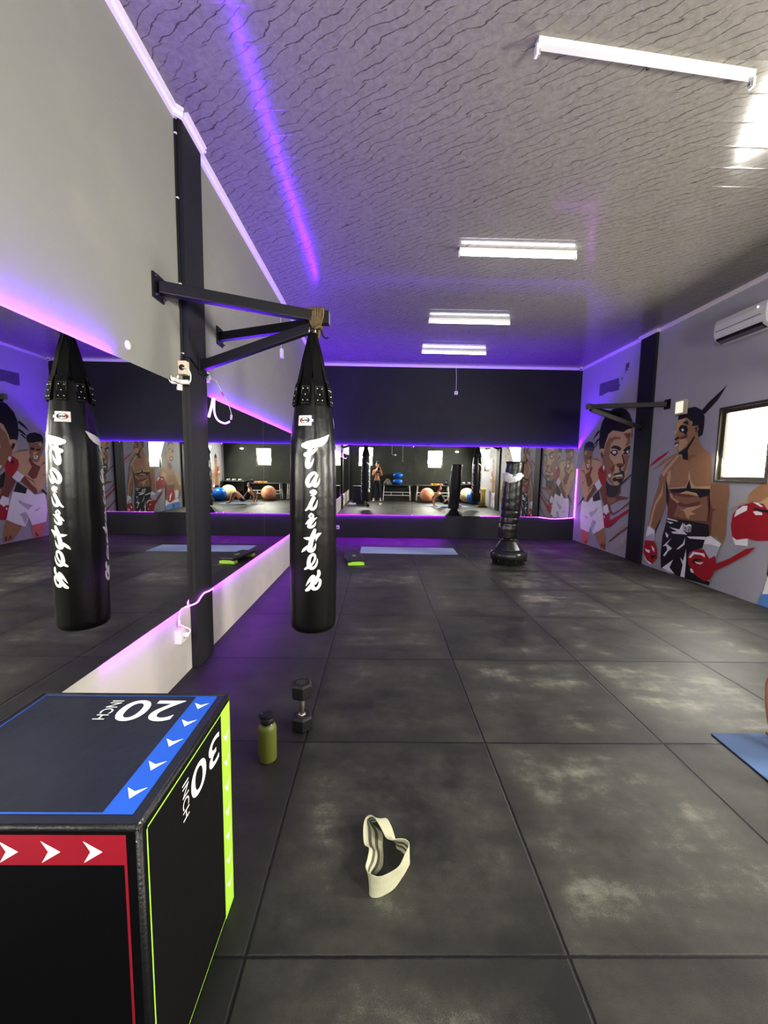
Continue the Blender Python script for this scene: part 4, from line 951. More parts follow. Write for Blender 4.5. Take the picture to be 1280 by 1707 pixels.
for _ in range(26):   # scuffed threads at the worn front corner
    c = Vector((x1-.006+random.uniform(-.012,.004), y0+.004+random.uniform(-.006,.03), zt-.002+random.uniform(-.03,.006)))
    sm.ball(c, random.uniform(.0012,.0026), 1, 6, 4)
sm.obj('seam_piping', [pm('black_piping', (20, 20, 23), .5, 0, .3, 40, .3, 120), pm('frayed_thread', (150, 145, 135), .8)], box)

# ------------------------------------------------------------------ bottle, dumbbell, resistance band
c = (-.165, .865, 0)
bt = thing('water_bottle', 'olive green water bottle with black lid standing on the floor', 'water bottle', c)
m = MB(); m.lathe([(0,.0),(.040,.0),(.0445,.003),(.046,.010),(.046,.165),(.0445,.178),(.039,.190),(.033,.196),(.0325,.203),(0,.203)], c, 40, 0)
m.lathe([(.0335,.195),(.0335,.1995),(.0325,.2015)], c, 32, 1)
for dz, h in ((.125,.018),(.022,.006)): 
    m.prism([(-.001,-h/2),(.006,-h/2),(.006,h/2),(-.001,h/2)], .0455, .0464, lambda u, v, w_: (c[0]+w_*math.cos(math.radians(-168)+u*8), c[1]+w_*math.sin(math.radians(-168)+u*8), dz+v), 2)
m.obj('bottle_body', [pm('olive_powder_coat', (92, 100, 40), .5, 0, .08, 30, .05, 300), CHROME(), WPRINT()], bt)
m = MB(); m.lathe([(.033,.200),(.0335,.203),(.0335,.226),(.0315,.230),(0,.230)], c, 32, 0)
m.prism([(.036*math.cos(k*PI/12), .030*math.sin(k*PI/12)) for k in range(24)], .232, .246, lambda u, v, w_: (c[0]-.006+u, c[1]+v, w_+u*.10))
m.tube(smooth_path([(c[0]-.03, c[1], .222), (c[0]-.040, c[1], .236), (c[0]-.028, c[1], .248)], 5), .006, 0, 8)
m.obj('lid', RUBB(), bt, bevel=.0015)

def dumbbell(loc, upright=True, label='', col=None, s=1.0, group=None, rz=0):
    r = thing('dumbbell', label, 'dumbbell', loc, group)
    M = Matrix.Translation(loc) @ Matrix.Rotation(rz, 4, 'Z') @ (Matrix.Identity(4) if upright else Matrix.Translation((0, 0, .0565*s)) @ Matrix.Rotation(PI/2, 4, 'Y') @ Matrix.Translation((0, 0, -.142*s))) @ Matrix.Scale(s, 4)
    headm = col or RUBB()
    for z0 in (0, .195):
        h = MB(); prof = [(.050, z0), (.064, z0+.012), (.064, z0+.077), (.050, z0+.089)]
        V = [M @ Vector((rr*math.cos(k*PI/3+PI/6), rr*math.sin(k*PI/3+PI/6), z)) for rr, z in prof for k in range(6)]
        F = [tuple(range(5,-1,-1)), tuple(range(18,24))] + [(i*6+k, i*6+(k+1) % 6, i*6+6+(k+1) % 6, i*6+6+k) for i in range(3) for k in range(6)]
        h.add(V, F, 0)
        if not col:
            end = z0+.0893 if z0 else .0893
            h.add([M @ Vector((.030*math.cos(k*PI/10), .030*math.sin(k*PI/10), end)) for k in range(20)], [tuple(range(20))], 1)
        h.obj('hex_head', [headm, pm('worn_rubber_face', (46, 46, 48), .5)], r, bevel=.004*s)
    g = MB(); P = [(.0125,.086),(.0135,.100),(.0165,.125),(.0172,.142),(.0165,.160),(.0135,.185),(.0125,.198)]
    g.tube([M @ Vector((0,0,z)) for rr, z in P], [rr*s for rr, z in P], 0, 14)
    for z in (.0905, .1935): g.tube([M @ Vector((0,0,z-.004)), M @ Vector((0,0,z+.004))], .020*s, 0, 14)
    g.obj('handle', CHROME() if not col else pm('grey_grip', (90, 90, 92), .5), r)
    return r
dumbbell((-.035, 1.115, 0), True, 'black rubber hex dumbbell standing on end behind the green bottle', rz=.25)

BAND = [((.354,.441,.055),(.382,.475,.002)),((.379,.451,.062),(.397,.484,.002)),((.402,.424,.062),(.440,.500,.004)),((.424,.384,.058),(.462,.462,.004)),((.438,.348,.062),(.474,.420,.002)),((.457,.330,.070),(.480,.388,.002)),((.490,.330,.074),(.483,.362,.001)),((.515,.325,.075),(.502,.349,.001)),((.526,.305,.075),(.529,.308,.001)),((.509,.268,.075),(.515,.274,.001)),((.484,.220,.075),(.496,.245,.001)),((.449,.195,.075),(.461,.202,.001)),((.411,.181,.075),(.408,.175,.001)),((.379,.193,.073),(.378,.185,.001)),((.362,.229,.060),(.392,.241,.001)),((.368,.275,.050),(.423,.286,.001)),((.372,.323,.042),(.428,.327,.001)),((.353,.347,.036),(.426,.372,.001)),((.347,.406,.040),(.424,.432,.001))]
m = MB()
T_ = smooth_path([a for a, b in BAND], 7, True); B_ = smooth_path([b for a, b in BAND], 7, True); n = len(T_); K = 12
def bandmat(k):   # inner face: pale cloth with three dark rubber grip stripes
    return 1 if k in (3, 4, 7, 8) else 0
for i in range(n):
    j = (i+1) % n
    for k in range(K):
        a, b2, c2, d = (T_[i].lerp(B_[i], k/K), T_[j].lerp(B_[j], k/K), T_[j].lerp(B_[j], (k+1)/K), T_[i].lerp(B_[i], (k+1)/K))
        nr = (b2-a).cross(d-a).normalized()*.0012
        m.face([a+nr, b2+nr, c2+nr, d+nr], 0, True); m.face([a-nr, d-nr, c2-nr, b2-nr], bandmat(k), True)
    nr = (T_[j]-T_[i]).cross(B_[i]-T_[i]).normalized()*.0012
    m.face([T_[i]-nr, T_[j]-nr, T_[j]+nr, T_[i]+nr], 0, True); m.face([B_[i]-nr, B_[i]+nr, B_[j]+nr, B_[j]-nr], 0, True)
tag(m.obj('resistance_band', [pm('sage_cream_cotton', (192, 192, 166), .85, 0, .08, 50, .5, 500, .2), pm('grey_grip_stripe', (92, 88, 80), .7, 0, .1, 50)], None, (.44, .31, 0)), 'cream fabric resistance band lying twisted on the floor in the foreground', 'resistance band')

# ------------------------------------------------------------------ mats
def mat_obj(pts, h, mat, label):
    b = MB(); b.prism(pts, .0005, h, lambda u, v, w_: (u, v, w_)); return tag(b.obj('exercise_mat', mat, None, (pts[0][0], pts[0][1], 0), bevel=.003), label, 'exercise mat')
mat_obj([(2.318, .49), (4.05, .49), (4.05, 1.10), (2.340, 1.085)], .008, pm('blue_foam_mat', (72, 98, 138), .7, 0, .22, 5, .15, 150), 'slate blue exercise mat at the right edge, under the exercising person')
mat_obj([(.063, 6.235), (1.862, 6.20), (1.885, 6.82), (.058, 6.87)], .006, pm('pale_blue_foam_mat', (176, 200, 214), .7, 0, .06, 8, .1, 150), 'pale blue exercise mat laid on the floor near the back wall')

# ------------------------------------------------------------------ aerobic step
r = thing('step_platform', 'black aerobic step on lime green risers by the back mat', 'aerobic step', (-.02, 5.62, 0))
M = Matrix.Translation((-.012, 5.60, 0)) @ Matrix.Rotation(math.radians(10), 4, 'Z')
def rrect(hx, hy, rad):
    return [(sx*(hx-rad)+rad*math.cos(a), sy*(hy-rad)+rad*math.sin(a)) for sx, sy, a0 in ((1,1,0),(-1,1,PI/2),(-1,-1,PI),(1,-1,3*PI/2)) for a in [a0+k*PI/8 for k in range(5)]]
p = MB(); p.prism(rrect(.142, .36, .04), .062, .088, lambda u, v, w_: M @ Vector((u, v, w_)), 0); p.prism(rrect(.128, .345, .035), .088, .093, lambda u, v, w_: M @ Vector((u, v, w_)), 1)
p.obj('deck', [pm('black_step_plastic', (34, 34, 38), .3, 0, .2, 20), pm('grip_top', (44, 43, 50), .55, 0, .2, 30, .5, 200)], r, bevel=.004)
lg = MB(); 
for k in range(28):
    t0, t1 = 2*PI*k/28, 2*PI*(k+1)/28
    lg.face([M @ Vector((.034*q*math.cos(t)+.0, -.03+.085*q*math.sin(t)*.8, .0942)) for t, q in ((t0,1),(t1,1),(t1,.68),(t0,.68))])
    lg.face([M @ Vector((.014*math.cos(t)*q, -.03+.032*math.sin(t)*q, .0942)) for t, q in ((t0,1),(t1,1),(t1,.1),(t0,.1))])
lg.obj('emblem', LIME, r)
for s in (-1, 1):
    q = MB(); q.prism([(-.132,0),(.132,0),(.126,.046),(.085,.046),(.080,.060),(-.080,.060),(-.085,.046),(-.126,.046)], -.055, .055, lambda u, v, w_: M @ Vector((u, s*.295+w_, v)))
    q.obj('riser', LIME, r, bevel=.004)
del r

# ------------------------------------------------------------------ free-standing bag
fx, fy = 2.588, 5.575
r = thing('standing_bag', 'free-standing black punching bag on a round weighted base, torn near its top', 'standing punching bag', (fx, fy, 0))
m = MB()
def facet(p, a): 
    k = 1+.030*abs(math.cos(5*a+.4))**.6-.01; return (p.x*k, p.y*k, p.z)
m.lathe([(0,0),(.245,0),(.262,.012),(.268,.085),(.290,.095),(.294,.150),(.285,.195),(.255,.225),(.215,.238)], (fx,fy,0), 72, 0, True, 'z', facet)
def cone(p, a):
    k = 1+.07*max(0, math.cos(6*a))**3*(1 if .24 < p.z < .37 else .2); return (p.x*k, p.y*k, p.z)
m.lathe([(.235,.232),(.222,.255),(.150,.372),(.138,.392),(.120,.398),(0,.398)], (fx,fy,0), 72, 0, True, 'z', cone)
for k in range(12):
    a = 2*PI*k/12+.1; m.cbox((fx+.272*math.cos(a), fy+.272*math.sin(a), .072), (.03,.03,.03), 1, None)
m.obj('base', [pm('black_moulded_plastic', (40, 41, 41), .33, 0, .2, 12), pm('dark_recess', (8,8,8), .6)], r)
m = MB()
for k in range(8):
    a = 2*PI*k/8; m.lathe([(.012,0),(.012,.05)], (fx+.085*math.cos(a)-.01, fy+.085*math.sin(a), .392), 10, 0)
m.lathe([(.07,.39),(.07,.46)], (fx-.005,fy,0), 24, 0)
m.obj('spring_neck', CHROME(), r)
m = MB()
AX = [(a*1.25, z, rr*1.14) for a, z, rr in [(.0,.43,.128),(.0,.435,.136),(.004,.50,.136),(.006,.58,.138),(.010,.66,.134),(.014,.672,.126),(.016,.685,.134),(.022,.76,.136),(.024,.772,.128),(.026,.785,.136),(.028,.87,.139),(.030,.882,.130),(.030,.90,.140),(.034,1.10,.142),(.038,1.30,.140),(.042,1.42,.136),(.048,1.50,.131),(.055,1.60,.130),(.060,1.675,.130),(.061,1.692,.122),(.061,1.694,.0)]]
V = []; F = []; S = 48; rows = []
fine = []
for i in range(len(AX)-1):
    (a0,z0,r0),(a1,z1,r1) = AX[i], AX[i+1]; nn = max(1, int((z1-z0)/.02))
    for k in range(nn): fine.append((a0+(a1-a0)*k/nn, z0+(z1-z0)*k/nn, r0+(r1-r0)*k/nn))
fine.append(AX[-1])
for ox, z, rr in fine:
    for k in range(S):
        a = 2*PI*k/S; q = rr*(1+.008*math.sin(46*z+2*math.sin(2*a))+(.012*math.sin(70*z+a) if z < .9 else 0))
        V.append((fx-.036+ox+q*math.cos(a), fy+q*math.sin(a), z))
for i in range(len(fine)-1):
    for k in range(S): F.append((i*S+k, i*S+(k+1) % S, (i+1)*S+(k+1) % S, (i+1)*S+k))
F.append(tuple(range(S-1,-1,-1)))
m.add(V, F, 0, True)
for zz, ox in ((1.685,.076),): m.tube([(fx-.036+ox+.146*math.cos(2*PI*k/40), fy+.146*math.sin(2*PI*k/40), zz) for k in range(40)], .006, 0, 6, True)
m.obj('cover', pm('black_bag_leather', (20, 20, 21), .33, 0, .3, 7, .3, 24, .55), r)
m = MB(); random.seed(11)
N_ = 26; up = []; lo = []
for i in range(N_+1):
    t = i/N_; a = math.radians(-186+148*t); 
    zu = 1.498+.016*math.sin(t*9)+random.uniform(-.006,.006)-.05*max(0, t-.8)*5*.6; zl = 1.470-.118*math.sin(PI*min(1, .12+t*.88))**.6+random.uniform(-.008,.008)
    if i in (0, N_): zl = zu-.01
    up.append((a, zu)); lo.append((a, zl))
def tear(a, z, o=.0): 
    ox = .0525+.05*(z-1.42); q = .154-.05*(z-1.42)+o
    return (fx-.036+ox+q*math.cos(a), fy+q*math.sin(a), z)
for i in range(N_):
    (a0,u0),(a1,u1) = up[i], up[i+1]; (_,l0),(_,l1) = lo[i], lo[i+1]
    for k in range(4):
        f0, f1 = k/4, (k+1)/4; bul = lambda q: .022*math.sin(PI*q)+random.uniform(0,.004)
        m.face([tear(a0,u0+(l0-u0)*f0,bul(f0)), tear(a1,u1+(l1-u1)*f0,bul(f0)), tear(a1,u1+(l1-u1)*f1,bul(f1)), tear(a0,u0+(l0-u0)*f1,bul(f1))], 1 if 13 <= i <= 15 and k == 0 else 0, True)
o = m.obj('torn_patch', [pm('white_stuffing', (222, 220, 224), .9, 0, .1, 40, .4, 120), pm('teal_scrap', (84, 160, 165), .8)], r); o['label'] = 'white stuffing showing through a tear'
del r

# ------------------------------------------------------------------ air conditioner, cameras, sockets, wires
a0, a1 = 3.525, 4.235
r = thing('air_conditioner', 'white split air conditioner high on the right wall', 'air conditioner', (XR, (a0+a1)/2, 3.17))
m = MB(); prof = [(0,3.21),(0,3.485),(.16,3.485),(.205,3.46),(.222,3.40),(.225,3.30),(.205,3.225),(.15,3.185),(.05,3.18)]
m.prism(prof, a0, a1, lambda u, v, t: (XR-u, t, v)); m.obj('body', pm('ac_white', (214, 215, 220), .25, 0, .03, 4), r, bevel=.008)
m = MB(); m.prism([(.2265,3.315),(.2275,3.315),(.2275,3.326),(.2265,3.326)], a0+.06, a1-.03, lambda u, v, t: (XR-u, t, v)); m.obj('trim_line', em('ac_chrome_line', (1,1,1), .9), r) if False else m.obj('trim_line', CHROME(), r)
m = MB(); m.prism([(.214,3.232),(.199,3.208),(.145,3.176),(.150,3.172),(.206,3.204),(.219,3.230)], a0+.05, a1-.04, lambda u, v, t: (XR-u, t, v)); m.obj('air_outlet', pm('outlet_black', (14,14,16), .5), r)
m = MB(); m.prism([(.196,3.200),(.200,3.197),(.168,3.171),(.164,3.174)], a0+.06, a1-.05, lambda u, v, t: (XR-u, t, v)); m.obj('louver', pm('louver_grey', (96,96,98), .4), r)
m = MB(); m.prism([(.2262,3.40),(.2272,3.40),(.2272,3.425),(.2262,3.425)], a0+.10, a0+.115, lambda u, v, t: (XR-u, t, v)); m.obj('display', em('ac_display', (1,1,1), 2.0), r)
del r
r = thing('security_camera', 'small white dome security camera in the far ceiling corner', 'security camera', (4.80, 8.0, ZC))
m = MB(); m.lathe([(.036,ZC),(.036,ZC-.03),(.034,ZC-.04),(0,ZC-.04)], (4.79,7.99,0), 20); m.obj('base', WHITEP(), r)
m = MB(); m.ball((4.785,7.975,ZC-.055), .031, 0); m.obj('dome', WHITEP(), r)
m = MB(); m.ball((4.772,7.952,ZC-.062), .014, 0, 12, 8); m.obj('lens', pm('black_lens', (8,8,10), .1), r)
def wirebox(label, p_top, p_box, size, cat='socket', nm='wall_socket'):
    """surface socket or switch with its wire to the ceiling. size along wall normal last"""
    r = thing(nm, label, cat, tuple(p_box))
    b = MB(); b.cbox(p_box, size); b.obj('case', WHITEP(), r, bevel=.004)
    return r
r = wirebox('small white switch on a drop wire, high on the black back wall', None, (2.075, YB-.014, 3.255), (.075, .026, .075), 'switch', 'wall_switch')
m = MB(); m.tube(smooth_path([(2.06, YB-.05, ZC-.001), (2.062, YB-.012, ZC-.09), (2.072, YB-.010, 3.6), (2.075, YB-.010, 3.29)], 6), .005, 0, 6); m.obj('wire', WHITEP(), r)
m = MB(); m.cbox((2.075, YB-.029, 3.255), (.03, .006, .04)); m.obj('rocker', pm('switch_grey', (170,168,175), .4), r, bevel=.001)
r = wirebox('small white socket hanging from a wire on the left wall near the corner', None, (XL+.022, 4.71, 3.10), (.04, .075, .12))
m = MB(); m.tube(smooth_path([(XL+.012, 4.725, 3.80), (XL+.01, 4.715, 3.5), (XL+.014, 4.71, 3.155)], 6), .0045, 0, 6); m.obj('wire', WHITEP(), r)
r = wirebox('white wall socket low on the black back wall', None, (-.535, YB-.010, .222), (.085, .02, .085))
m = MB(); m.lathe([(.026,0),(.022,.012),(0,.012)], (-.535, YB-.026, .222), 20, 0, True, 'y'); m.obj('socket_well', pm('well_grey', (150,140,150), .5), r)
m = MB(); m.lathe([(.024,0),(.024,.006),(.020,.009),(0,.009)], (XL, 1.208, 2.161), 24, 0, True, 'x'); tag(m.obj('cover_plate', WHITEP(), None, (XL, 1.208, 2.161)), 'small round white cover plate on the left wall above the mirror', 'cover plate')
# socket and cables on the near side of the left pillar
r = thing('power_socket', 'cream double wall socket beside the charcoal pillar, with tangled white adapters', 'socket', (XL+.03, 1.80, 2.18))
m = MB(); m.cbox((XL+.028, 1.797, 2.183), (.056, .055, .092)); m.obj('case', CREAM(), r, bevel=.004)
m = MB(); m.lathe([(.020,0),(.016,.010),(0,.010)], (XL+.028, 1.768, 2.183), 18, 0, True, 'y'); m.obj('socket_well', pm('socket_dark', (60,56,48), .5), r)
m = MB(); m.tube(smooth_path([(XL+.035, 1.765, 2.178), (XL+.075, 1.75, 2.17), (XL+.093, 1.755, 2.13), (XL+.085, 1.76, 2.085), (XL+.06, 1.765, 2.078)], 6), .0045, 0, 8)
m.tube(smooth_path([(XL+.03, 1.765, 2.082), (XL+.0, 1.755, 2.10), (XL+.012, 1.75, 2.125), (XL+.005, 1.75, 2.105), (XL+.015, 1.70, 2.085), (XL+.012, 1.66, 2.075), (XL+.012, 1.65, 2.10)], 6), .005, 0, 8)
m.obj('adapter_cable', WHITEP(), r)
for cc, dd in (((XL+.040, 1.765, 2.083), (.07, .03, .028)), ((XL+.016, 1.70, 2.082), (.022, .07, .025)), ((XL+.016, 1.755, 2.045), (.028, .030, .040))):
    m = MB(); m.cbox(cc, dd); m.obj('adapter', WHITEP(), r, bevel=.004)
m = MB(); pc = [(XL+.008, 1.826, ZC-.05), (XL+.008, 1.822, 3.3), (XL+.010, 1.822, 2.7), (XL+.010, 1.820, 2.29), (XL+.012, 1.808, 2.235)]
m.tube(smooth_path(pc, 6), .006, 0, 8); m.tube(smooth_path([(XL+.012, 1.815, 2.275), (XL+.035, 1.826, 2.272), (lx+.008, 1.85, 2.265), (lx+.010, 1.93, 2.235), (lx+.010, 2.01, 2.215), (lx+.012, 2.06, 2.215)], 6), .006, 0, 8)
for z in (3.70, 3.30, 2.75, 2.29): m.cbox((XL+.012, 1.822, z), (.016, .014, .008), 1)
tag(m.obj('power_cable', [RUBB(), WHITEP()]), 'black power cable clipped down the side of the charcoal pillar', 'cable')
r = thing('led_power_socket', 'white socket with adapter under the left mirror beside the pillar foot', 'socket', (XL+.02, 1.63, .335))
m = MB(); m.cbox((XL+.022, 1.635, .335), (.044, .080, .095)); m.obj('case', WHITEP(), r, bevel=.004)
m = MB(); m.lathe([(.019,0),(.019,.028),(.012,.034),(0,.034)], (XL+.044, 1.640, .338), 16, 0, True, 'x'); m.obj('plug', WHITEP(), r)
m = MB(); m.tube(smooth_path([(XL+.075, 1.64, .338), (XL+.08, 1.655, .37), (XL+.04, 1.64, .40), (XL+.02, 1.625, .43), (XL+.02, 1.64, .50), (XL+.022, 1.70, .515)], 7), .0038, 0, 8); m.tube([(XL+.02, 1.626, .405), (XL+.02, 1.626, .445)], .008, 0, 8); m.obj('cable', WHITEP(), r)
r = thing('led_loop_socket', 'white socket on the left wall past the pillar, feeding the LED loop', 'socket', (XL+.015, 2.20, 2.21))
m = MB(); m.cbox((XL+.015, 2.195, 2.215), (.03, .07, .08)); m.obj('case', WHITEP(), r, bevel=.004)
m = MB(); m.lathe([(.018,0),(.018,.02),(0,.02)], (XL+.03, 2.195, 2.210), 16, 0, True, 'x'); m.obj('plug', WHITEP(), r)
# bright square opening on the right wall, built as a box with glowing face
r = thing('bright_wall_box', 'small square white box with a bright face on the grey wall above the shirtless painted boxer', 'wall lamp', (XR, 4.96, 2.40))
m = MB(); m.prism([(4.86,2.40),(5.06,2.40),(5.06,2.615),(4.86,2.615)], .002, .055, lambda u, v, w_: (XR-w_, u, v)); m.obj('housing', pm('wall_box_cream', (206, 198, 176), .5), r, bevel=.006)
m = MB(); m.prism([(4.885,2.425),(5.035,2.425),(5.035,2.59),(4.885,2.59)], .055, .060, lambda u, v, w_: (XR-w_, u, v)); m.obj('bright_face', em('bright_face_glow', (1.0,.95,.80), .85), r)  # face glows by itself to match light through the opening; no lamp
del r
# ------------------------------------------------------------------ things at the rear, seen in the mirrors
WMET = pm('white_frame_metal', (240, 240, 236), .4, 0, .08, 20); TOPM = pm('grey_table_top', (74, 74, 72), .5, 0, .2, 10)
def work_table(xa, xb, ya, yb, h, label):
    r = thing('work_table', label, 'table', ((xa+xb)/2, (ya+yb)/2, 0), 'white framed tables along the rear wall')
    m = MB(); m.box((xa-.06, ya-.03, h-.022), (xb+.06, yb+.03, h)); m.obj('table_top', TOPM, r, bevel=.003)
    for x, s in ((xa, -1), (xb, 1)):
        for y in (ya+.03, yb-.03):
            m = MB(); m.bar((x+s*.02, y, 0), (x-s*.02, y, h-.022), .045, .032, 0, (1,0,0)); m.obj('leg', WMET, r, bevel=.003)
        m = MB(); m.bar((x, ya+.03, .30), (x, yb-.03, .30), .025, .025); m.bar((x, ya+.03, .45), (x, yb-.03, .45), .025, .025); m.obj('cross_bar', WMET, r)
    m = MB()
    for z in (.26, .40): m.bar((xa, yb-.05, z), (xb, yb-.05, z), .024, .024)
    for t in (.28, .72): m.bar((xa+(xb-xa)*t, yb-.05, .26), (xa+(xb-xa)*t, yb-.05, .40), .022, .022, 0, (1,0,0))
    m.obj('stretcher', WMET, r)
    return r
work_table(.62, 1.84, -1.82, -1.42, .735, 'white framed table carrying two blue balls, behind the photographer')
work_table(2.17, 3.62, -1.82, -1.42, .735, 'white framed table carrying yellow and pink dumbbells at the rear wall')
r = thing('storage_bench', 'black storage bench with white dumbbells in the rear corner', 'bench', (4.26, -1.62, 0))
m = MB(); m.box((3.80, -1.86, .79), (4.80, -1.40, .83)); m.obj('bench_top', pm('bench_grey', (84, 84, 82), .5, 0, .15, 10), r, bevel=.004)
for xa in (3.82, 4.74):
    m = MB(); m.box((xa, -1.85, 0), (xa+.04, -1.42, .79)); m.obj('side_panel', BLACK(), r)
m = MB(); m.box((3.86, -1.85, .02), (4.74, -1.82, .79)); m.box((3.86, -1.85, .36), (4.74, -1.44, .39)); m.obj('shelf', BLACK(), r)
BALLB = pm('blue_exercise_ball', (22, 96, 184), .28, 0, .1, 6, .05, 90, .5)
for z, x, lab in ((.735+.142, 1.262, 'lower of two flattened blue balance balls stacked on the table'), (.735+.430, 1.268, 'upper of two flattened blue balance balls stacked on the table')):
    m = MB(); m.ball((x, -1.60, z), .142, 0, 32, 16, (1.64, 1.3, 1)); m.lathe([(.030,0),(.030,.004),(0,.005)], (x, -1.60+.1846, z), 12, 0, True, 'y')
    tag(m.obj('balance_ball', BALLB, None, (x, -1.60, z-.142)), lab, 'balance ball', 'flattened blue balls on the table')
def gym_ball(x, y, rad, mt, lab):
    r = thing('gym_ball', lab, 'exercise ball', (x, y, 0))
    m = MB(); m.lathe([(math.sin(PI*i/28)*rad*(1+.004*math.cos(i*PI)) + 1e-7*(i in (0,28)), -math.cos(PI*i/28)*rad) for i in range(29)], (x, y, rad), 40); m.obj('ball', mt, r)
    m = MB(); m.lathe([(.018,0),(.016,.008),(0,.009)], (x+.02, y+rad*.97, rad*.80), 12, 0, True, 'y'); m.obj('valve_plug', pm('ball_valve', (60, 30, 24), .5), r)
gym_ball(2.565, -.95, .325, pm('peach_exercise_ball', (236, 168, 130), .38, 0, .06, 6), 'peach exercise ball on the floor before the table')
gym_ball(4.36, -.98, .335, pm('cream_exercise_ball', (226, 206, 160), .38, 0, .06, 6), 'cream exercise ball before the storage bench')
gym_ball(4.50, -.28, .290, BALLB, 'blue exercise ball on the floor by the right wall')
YEL = pm('yellow_rubber', (222, 178, 44), .5); PNK = pm('pink_rubber', (226, 130, 150), .5); ORG = pm('orange_rubber', (220, 128, 50), .5); WRB = pm('white_rubber', (214, 212, 206), .5)
first = dumbbell((2.86, -1.62, .735), False, 'yellow dumbbell at the left end of the row on the table', YEL, .70, 'coloured dumbbells on the rear table', 1.35)
for x, mt, lab in ((3.02, ORG, 'orange dumbbell on the table between two yellow ones'), (3.155, YEL, 'yellow dumbbell on the table beside the pink one'), (3.31, PNK, 'pink dumbbell on the table beside the black kettlebell')):
    dup(first, (x, -1.62, .735), lab, 'coloured dumbbells on the rear table', None if mt is YEL else {'yellow_rubber': mt})
for x, lab in ((4.05, 'white dumbbell at the near end of the storage bench'), (4.33, 'white dumbbell in the middle of the storage bench'), (4.58, 'white dumbbell at the wall end of the storage bench')):
    dup(first, (x, -1.62, .83), lab, 'white dumbbells on the storage bench', {'yellow_rubber': WRB})
r = thing('kettlebell', 'black kettlebell on the table beside the coloured dumbbells', 'kettlebell', (3.53, -1.62, .735))
m = MB(); m.lathe([(0,0),(.06,0),(.085,.03),(.098,.085),(.085,.14),(.05,.175),(0,.185)], (3.53,-1.62,.735), 28); m.obj('bell', RUBB(), r)
m = MB(); m.tube(smooth_path([(3.475,-1.62,.89),(3.47,-1.62,.95),(3.49,-1.62,.985),(3.53,-1.62,.995),(3.57,-1.62,.985),(3.59,-1.62,.95),(3.585,-1.62,.89)], 5), .015, 0, 10); m.obj('handle', RUBB(), r)
del r
m = MB(); random.seed(5)
V = []
S, R_ = 24, 12
def lump(p, a): 
    k = 1+.16*math.sin(3*a+p.z*14)+.10*math.sin(5*a-p.z*21); return (p.x*k, p.y*k*.8, p.z)
m.lathe([(0,0),(.16,0),(.19,.03),(.185,.08),(.15,.15),(.10,.21),(.05,.245),(0,.25)], (.80,-1.62,.735), 40, 0, True, 'z', lump)
m.tube(smooth_path([(.70,-1.55,.86),(.72,-1.5,.98),(.80,-1.49,1.01),(.88,-1.5,.97),(.90,-1.55,.86)], 5), .014, 1, 8)
tag(m.obj('gym_bag', [pm('grey_bag_cloth', (112, 108, 104), .85, 0, .35, 12, .4, 60), pm('tan_bag_strap', (150, 112, 80), .7)], None, (.80,-1.62,.735)), 'slumped grey gym bag with tan handles on the rear table', 'bag')
# yellow tube stand
r = thing('tube_rack', 'yellow tubes upright on a black round foot by the right wall, seen in the mirror', 'rack', (4.62, .72, 0))
m = MB(); m.lathe([(0,0),(.21,0),(.22,.02),(.20,.045),(0,.05)], (4.62,.72,0), 32); m.obj('foot', RUBB(), r)
for dx, dy in ((-.11,.05),(-.04,-.09),(.04,.10),(.11,-.03),(0,.02)):
    m = MB(); m.tube([(4.62+dx,.72+dy,.045),(4.62+dx,.72+dy,.76)], .024, 0, 14); m.obj('tube', pm('yellow_tube', (206, 178, 66), .35, .2, .08, 10), r)
m = MB(); m.lathe([(.17,.70),(.175,.715),(.17,.73),(.155,.73),(.155,.70),(.17,.70)], (4.62,.72,0), 32); m.obj('top_ring', pm('yellow_tube', (206,178,66)), r)
del r
# trainers beside the box, against the left wall
def shoe_mesh(mb, M, m_up=0, m_sole=1, s=1.0):
    prof = [(-.125,.030,.060,.10),(-.105,.036,.075,.10),(-.06,.036,.080,.095),(-.02,.037,.078,.08),(.03,.043,.062,.0),(.08,.045,.046,.0),(.115,.035,.034,.0),(.132,.016,.024,.0)]
    S = 14; V = []; F = []
    for x, hw, h, op in prof:
        for k in range(S):
            a = 2*PI*k/S; y = hw*math.cos(a)*(1 if math.sin(a) < .3 else .82); z = .022+(h-.022)*max(0, math.sin(a))**.8
            V.append(M @ Vector((x*s, y*s, z*s)))
    for i in range(len(prof)-1):
        for k in range(S): F.append((i*S+k, i*S+(k+1) % S, (i+1)*S+(k+1) % S, (i+1)*S+k))
    F += [tuple(range(S)), tuple((len(prof)-1)*S+k for k in range(S))]
    mb.add(V, F, m_up, True)
    out = [(x*1.03*s, hw*1.08*s) for x, hw, h, op in prof]; out = out + [(x, -y) for x, y in reversed(out)]
    mb.prism(out, 0, .024*s, lambda u, v, w_: M @ Vector((u, v, w_)), m_sole)
SHW = pm('white_shoe_mesh', (214, 206, 212), .7, 0, .12, 60, .3, 300); SOLE = pm('white_shoe_sole', (232, 228, 228), .5)
for (x, y, a), lab in zip(((-.80, .50, 2.2), (-.66, .58, 2.6)), ('white trainer on the floor by the left wall, nearer the wall', 'white trainer on the floor by the left wall, nearer the room')):
    r = thing('trainer', lab, 'shoe', (x, y, 0), 'pair of white trainers'); M = Matrix.Translation((x, y, 0)) @ Matrix.Rotation(a, 4, 'Z')
    m = MB(); shoe_mesh(m, M); m.obj('upper', [SHW, SOLE], r)
    m = MB()
    for k in range(4): m.tube([M @ Vector((.0+.02*k, -.022, .075-.008*k)), M @ Vector((.004+.02*k, 0, .082-.008*k)), M @ Vector((.0+.02*k, .022, .075-.008*k))], .003, 0, 6)
    m.obj('laces', SOLE, r)
